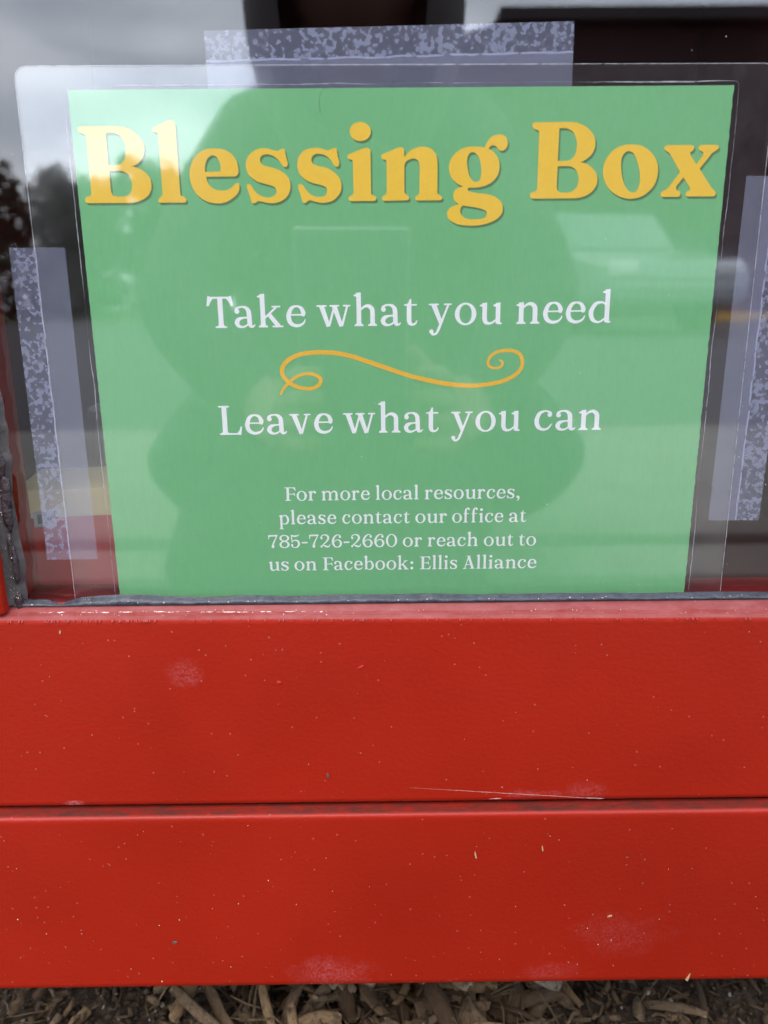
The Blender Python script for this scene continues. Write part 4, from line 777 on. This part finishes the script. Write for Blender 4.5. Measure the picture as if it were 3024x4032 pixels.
for _ in range(55): x = rd.uniform(-.14, .14); speck((x, -.0071, OZ-.1750+rd.uniform(0, .0013)), abs(rd.gauss(0, .00012))+.00008)
for _ in range(150): speck((rd.uniform(-.144, .135), -.0041, OZ+rd.uniform(-.172, .045)), abs(rd.gauss(0, .00007))+.00005)
for _ in range(60): z = rd.random(); speck((XL+rd.uniform(0, .004), -.0076, OZ-.172+.1*z*z), abs(rd.gauss(0, .0001))+.00009)
tag(from_bm('dust', bm, M_dust), 'pale dust specks over the sill, boards and pane', 'dust', kind='stuff')
M_hair = plain('hair_strand', (.05, .05, .045), .5, .4, .1, 100)
bm = bmesh.new(); hp = cr([(-.0231, OZ+.0005), (-.0256, OZ-.0022), (-.0264, OZ-.0045), (-.0262, OZ-.0083)], False, 6)
tube(bm, [(p.x, -.0042, p.y) for p in hp], .00007, 5); tag(from_bm('hair', bm, M_hair), 'single dark curved hair on the glass above the heading', 'hair')

# ================================================================ the person taking the picture, kneeling before the box
M_skin = plain('skin', (.19, .11, .08), .5, .4, .06, 30); M_shirt = plain('dark_shirt', (.018, .017, .022), .85, .2, .2, 30); M_jean = plain('dark_trousers', (.016, .018, .028), .85, .2, .2, 40)
M_hairh = plain('dark_hair', (.02, .013, .009), .5, .4, .3, 80); M_shoe = plain('shoe', (.03, .03, .03), .6, .4, .2, 40); M_eye = plain('eye', (.6, .6, .6), .1, .5, .05, 10); M_lip = plain('lip', (.35, .13, .11), .45, .4, .1, 30)
def skin_mesh(name, verts, edges, root, mat, parent, sub=2, fix=None):
    me = bpy.data.meshes.new(name); me.from_pydata([v[:3] for v in verts], edges, [])
    o = bpy.data.objects.new(name, me); C.objects.link(o)
    md = o.modifiers.new('skin', 'SKIN'); md.use_smooth_shade = True
    lay = me.skin_vertices[0].data
    for i, v in enumerate(verts): lay[i].radius = (v[3], v[4] if len(v) > 4 else v[3]); lay[i].use_root = (i == root)
    sb = o.modifiers.new('sub', 'SUBSURF'); sb.levels = sub; sb.render_levels = sub
    dg = bpy.context.evaluated_depsgraph_get(); m2 = bpy.data.meshes.new_from_object(o.evaluated_get(dg)); 
    bpy.data.objects.remove(o); m2.name = name
    if fix:
        for v in m2.vertices: v.co = fix(v.co)
    m2.materials.clear(); return link(name, m2, mat, parent, smooth=True)
person = empty('person', (-.03, -.95, 0)); tag(person, 'person in dark shirt and trousers kneeling before the box, holding up a phone', 'person')
PX = -.03
V_ = []; E_ = []
def vx(x, y, z, a, b_=None, to=None):
    V_.append((x, y, z, a, b_ or a)); i = len(V_)-1
    if to is not None: E_.append((to, i))
    return i
pel = vx(PX, -1.06, .30, .13, .11); wai = vx(PX, -1.02, .40, .115, .09, pel); che = vx(PX, -.90, .52, .13, .095, wai); nkb = vx(PX, -.78, .585, .07, .06, che); nk = vx(PX, -.71, .61, .05, .05, nkb)
hd = vx(PX, -.625, .625, .070, .074, nk); hd2 = vx(PX, -.62, .71, .082, .095, hd); vx(PX, -.63, .775, .06, .07, hd2)
HP = [(CAM.x-.052, -.305, CAM.z-.072), (CAM.x+.036, -.305, CAM.z-.072)]
for s, hp_ in ((-1, HP[0]), (1, HP[1])):
    sh = vx(PX+s*.15, -.84, .54, .055, None, che); el = vx(PX+s*.20, -.60, .33, .042, None, sh); wr = vx(hp_[0]+s*.022, hp_[1]-.085, hp_[2]-.035, .026, .022, el); pm = vx(hp_[0]+s*.014, hp_[1]-.035, hp_[2]-.015, .028, .016, wr)
    for k in range(4):                         # fingers close round the long edge of the phone
        dz = .020-.017*k; ln = (.92, 1, .95, .78)[k]
        a = vx(hp_[0]+s*.012, hp_[1]-.012, hp_[2]+dz, .0088, None, pm); b_ = vx(hp_[0]+s*.004, hp_[1]+.014*ln, hp_[2]+dz+.003, .0080, None, a); vx(hp_[0]-s*.014*ln, hp_[1]+.017*ln, hp_[2]+dz+.004, .0070, None, b_)
    a = vx(hp_[0]+s*.004, hp_[1]-.040, hp_[2]+.012, .0105, None, pm); b_ = vx(hp_[0]-s*.006, hp_[1]-.030, hp_[2]+.030, .0095, None, a); vx(hp_[0]-s*.016, hp_[1]-.024, hp_[2]+.042, .0082, None, b_)
LEG = [[(-.10, -1.04, .27, .095), (-.16, -.56, .125, .100), (-.16, -.98, .09, .05), (-.16, -1.14, .05, .036)], [(.10, -1.04, .27, .095), (.195, -.56, .145, .074), (.17, -.96, .085, .05), (.16, -1.12, .05, .036)]]
for lg in LEG:
    p_ = pel
    for (x, y, z, a) in lg: p_ = vx(PX+x, y, z, a*.86, None, p_)
def face(co):                                  # press the eyes in, draw the nose and chin out
    q = Vector(co)
    if q.z > .58 and q.y > -.64:
        q.y += .022*math.exp(-((q.x-PX)/.010)**2-((q.z-.675)/.014)**2) - .007*(math.exp(-((q.x-PX-.03)/.013)**2-((q.z-.698)/.010)**2)+math.exp(-((q.x-PX+.03)/.013)**2-((q.z-.698)/.010)**2)) + .008*math.exp(-((q.x-PX)/.022)**2-((q.z-.608)/.014)**2)
    return q
body = skin_mesh('body', V_, E_, 0, M_skin, person, 2, face)
def ball(name, c, rx, ry, rz, mat, par, cut=None):
    bm = bmesh.new(); bmesh.ops.create_uvsphere(bm, u_segments=28, v_segments=20, radius=1)
    for v in bm.verts: v.co = Vector((c[0]+v.co.x*rx, c[1]+v.co.y*ry, c[2]+v.co.z*rz))
    if cut: cut(bm)
    return from_bm(name, bm, mat, par, smooth=True)
def hc(bm):                                    # long hair falling to the shoulders; the face stays open
    bmesh.ops.delete(bm, geom=[v for v in bm.verts if v.co.y > -.60 and abs(v.co.x-PX) < .066 and v.co.z < .745], context='VERTS')
ball('hair', (PX, -.655, .64), .118, .105, .185, M_hairh, person, hc)
for s in (-1, 1):
    ball('eye', (PX+s*.03, -.550, .696), .012, .010, .009, M_eye, person); ball('ear', (PX+s*.084, -.625, .675), .010, .018, .030, M_skin, person)
ball('mouth', (PX, -.548, .635), .022, .006, .006, M_lip, person)
V_ = []; E_ = []
p0 = vx(PX, -1.06, .30, .155, .13); p1 = vx(PX, -1.0, .38, .19, .12, p0); p2 = vx(PX, -.88, .50, .19, .12, p1); q1 = vx(PX+.02, -.78, .26, .20, .14, p1); q2 = vx(PX-.02, -.60, .13, .19, .12, q1); q3 = vx(PX-.04, -.52, .06, .19, .08, q2); vx(PX-.04, -.47, .025, .19, .05, q3); p3 = vx(PX, -.785, .585, .105, .095, p2); vx(PX, -.69, .61, .07, .07, p3)
for s, hp_ in ((-1, HP[0]), (1, HP[1])):
    sh = vx(PX+s*.15, -.84, .54, .066, None, p2); el = vx(PX+s*.20, -.60, .33, .054, None, sh); vx(hp_[0]+s*.030, hp_[1]-.105, hp_[2]-.036, .034, None, el)
skin_mesh('shirt', V_, E_, 0, M_shirt, person)
V_ = []; E_ = []; p0 = vx(PX, -1.07, .30, .15, .13)
for lg in LEG:
    p_ = p0
    for (x, y, z, a) in lg: p_ = vx(PX+x, y, z, a*1.08, None, p_)
skin_mesh('trousers', V_, E_, 0, M_jean, person)
ball('shoe', (PX-.16, -1.15, .05), .045, .07, .05, M_shoe, person); ball('shoe', (PX+.16, -1.13, .05), .045, .07, .05, M_shoe, person)
# phone, its lens just behind the viewpoint
M_phone = plain('phone_back', (.03, .04, .09), .25, .6, .05, 30); M_lens = plain('lens_glass', (.01, .01, .012), .05, .7, .05, 50); M_rimp = plain('phone_rim', (.20, .21, .22), .25, .8, .05, 50); M_scrn = plain('phone_screen', (.02, .02, .022), .06, .6, .02, 50)
ph = empty('phone', tuple(CAM - cf_*.02 - cu_*.055)); tag(ph, 'dark blue phone held up in both hands in front of the box', 'phone')
PMAT = Matrix(((cr_.x, cf_.x, cu_.x, CAM.x), (cr_.y, cf_.y, cu_.y, CAM.y), (cr_.z, cf_.z, cu_.z, CAM.z), (0, 0, 0, 1)))
def pbox(name, x0, x1, y0, y1, z0, z1, bev, mat, par, ax=None):
    bm = bmesh.new(); box(bm, x0, x1, y0, y1, z0, z1, bev, 4); bm.transform(PMAT); return from_bm(name, bm, mat, par, smooth=False)
pbox('rim', -.058, .022, -.0245, -.0165, -.105, .048, .0035, M_rimp, ph); pbox('back', -.0565, .0205, -.0164, -.0160, -.1035, .0465, .0001, M_phone, ph); pbox('screen', -.0565, .0205, -.0252, -.0247, -.1035, .0465, .0001, M_scrn, ph)
cb = pbox('camera_bump', -.022, .014, -.0159, -.0140, -.022, .014, .0008, M_phone, ph)
for lx, lz in ((0, 0), (-.012, -.010), (0.0, -.016)):
    bm = bmesh.new(); bmesh.ops.create_cone(bm, cap_ends=True, segments=24, radius1=.0062, radius2=.0058, depth=.002, matrix=Matrix.Translation((lx, -.0129, lz))@Matrix.Rotation(R(90), 4, 'X')); bm.transform(PMAT); from_bm('lens', bm, M_lens, cb)
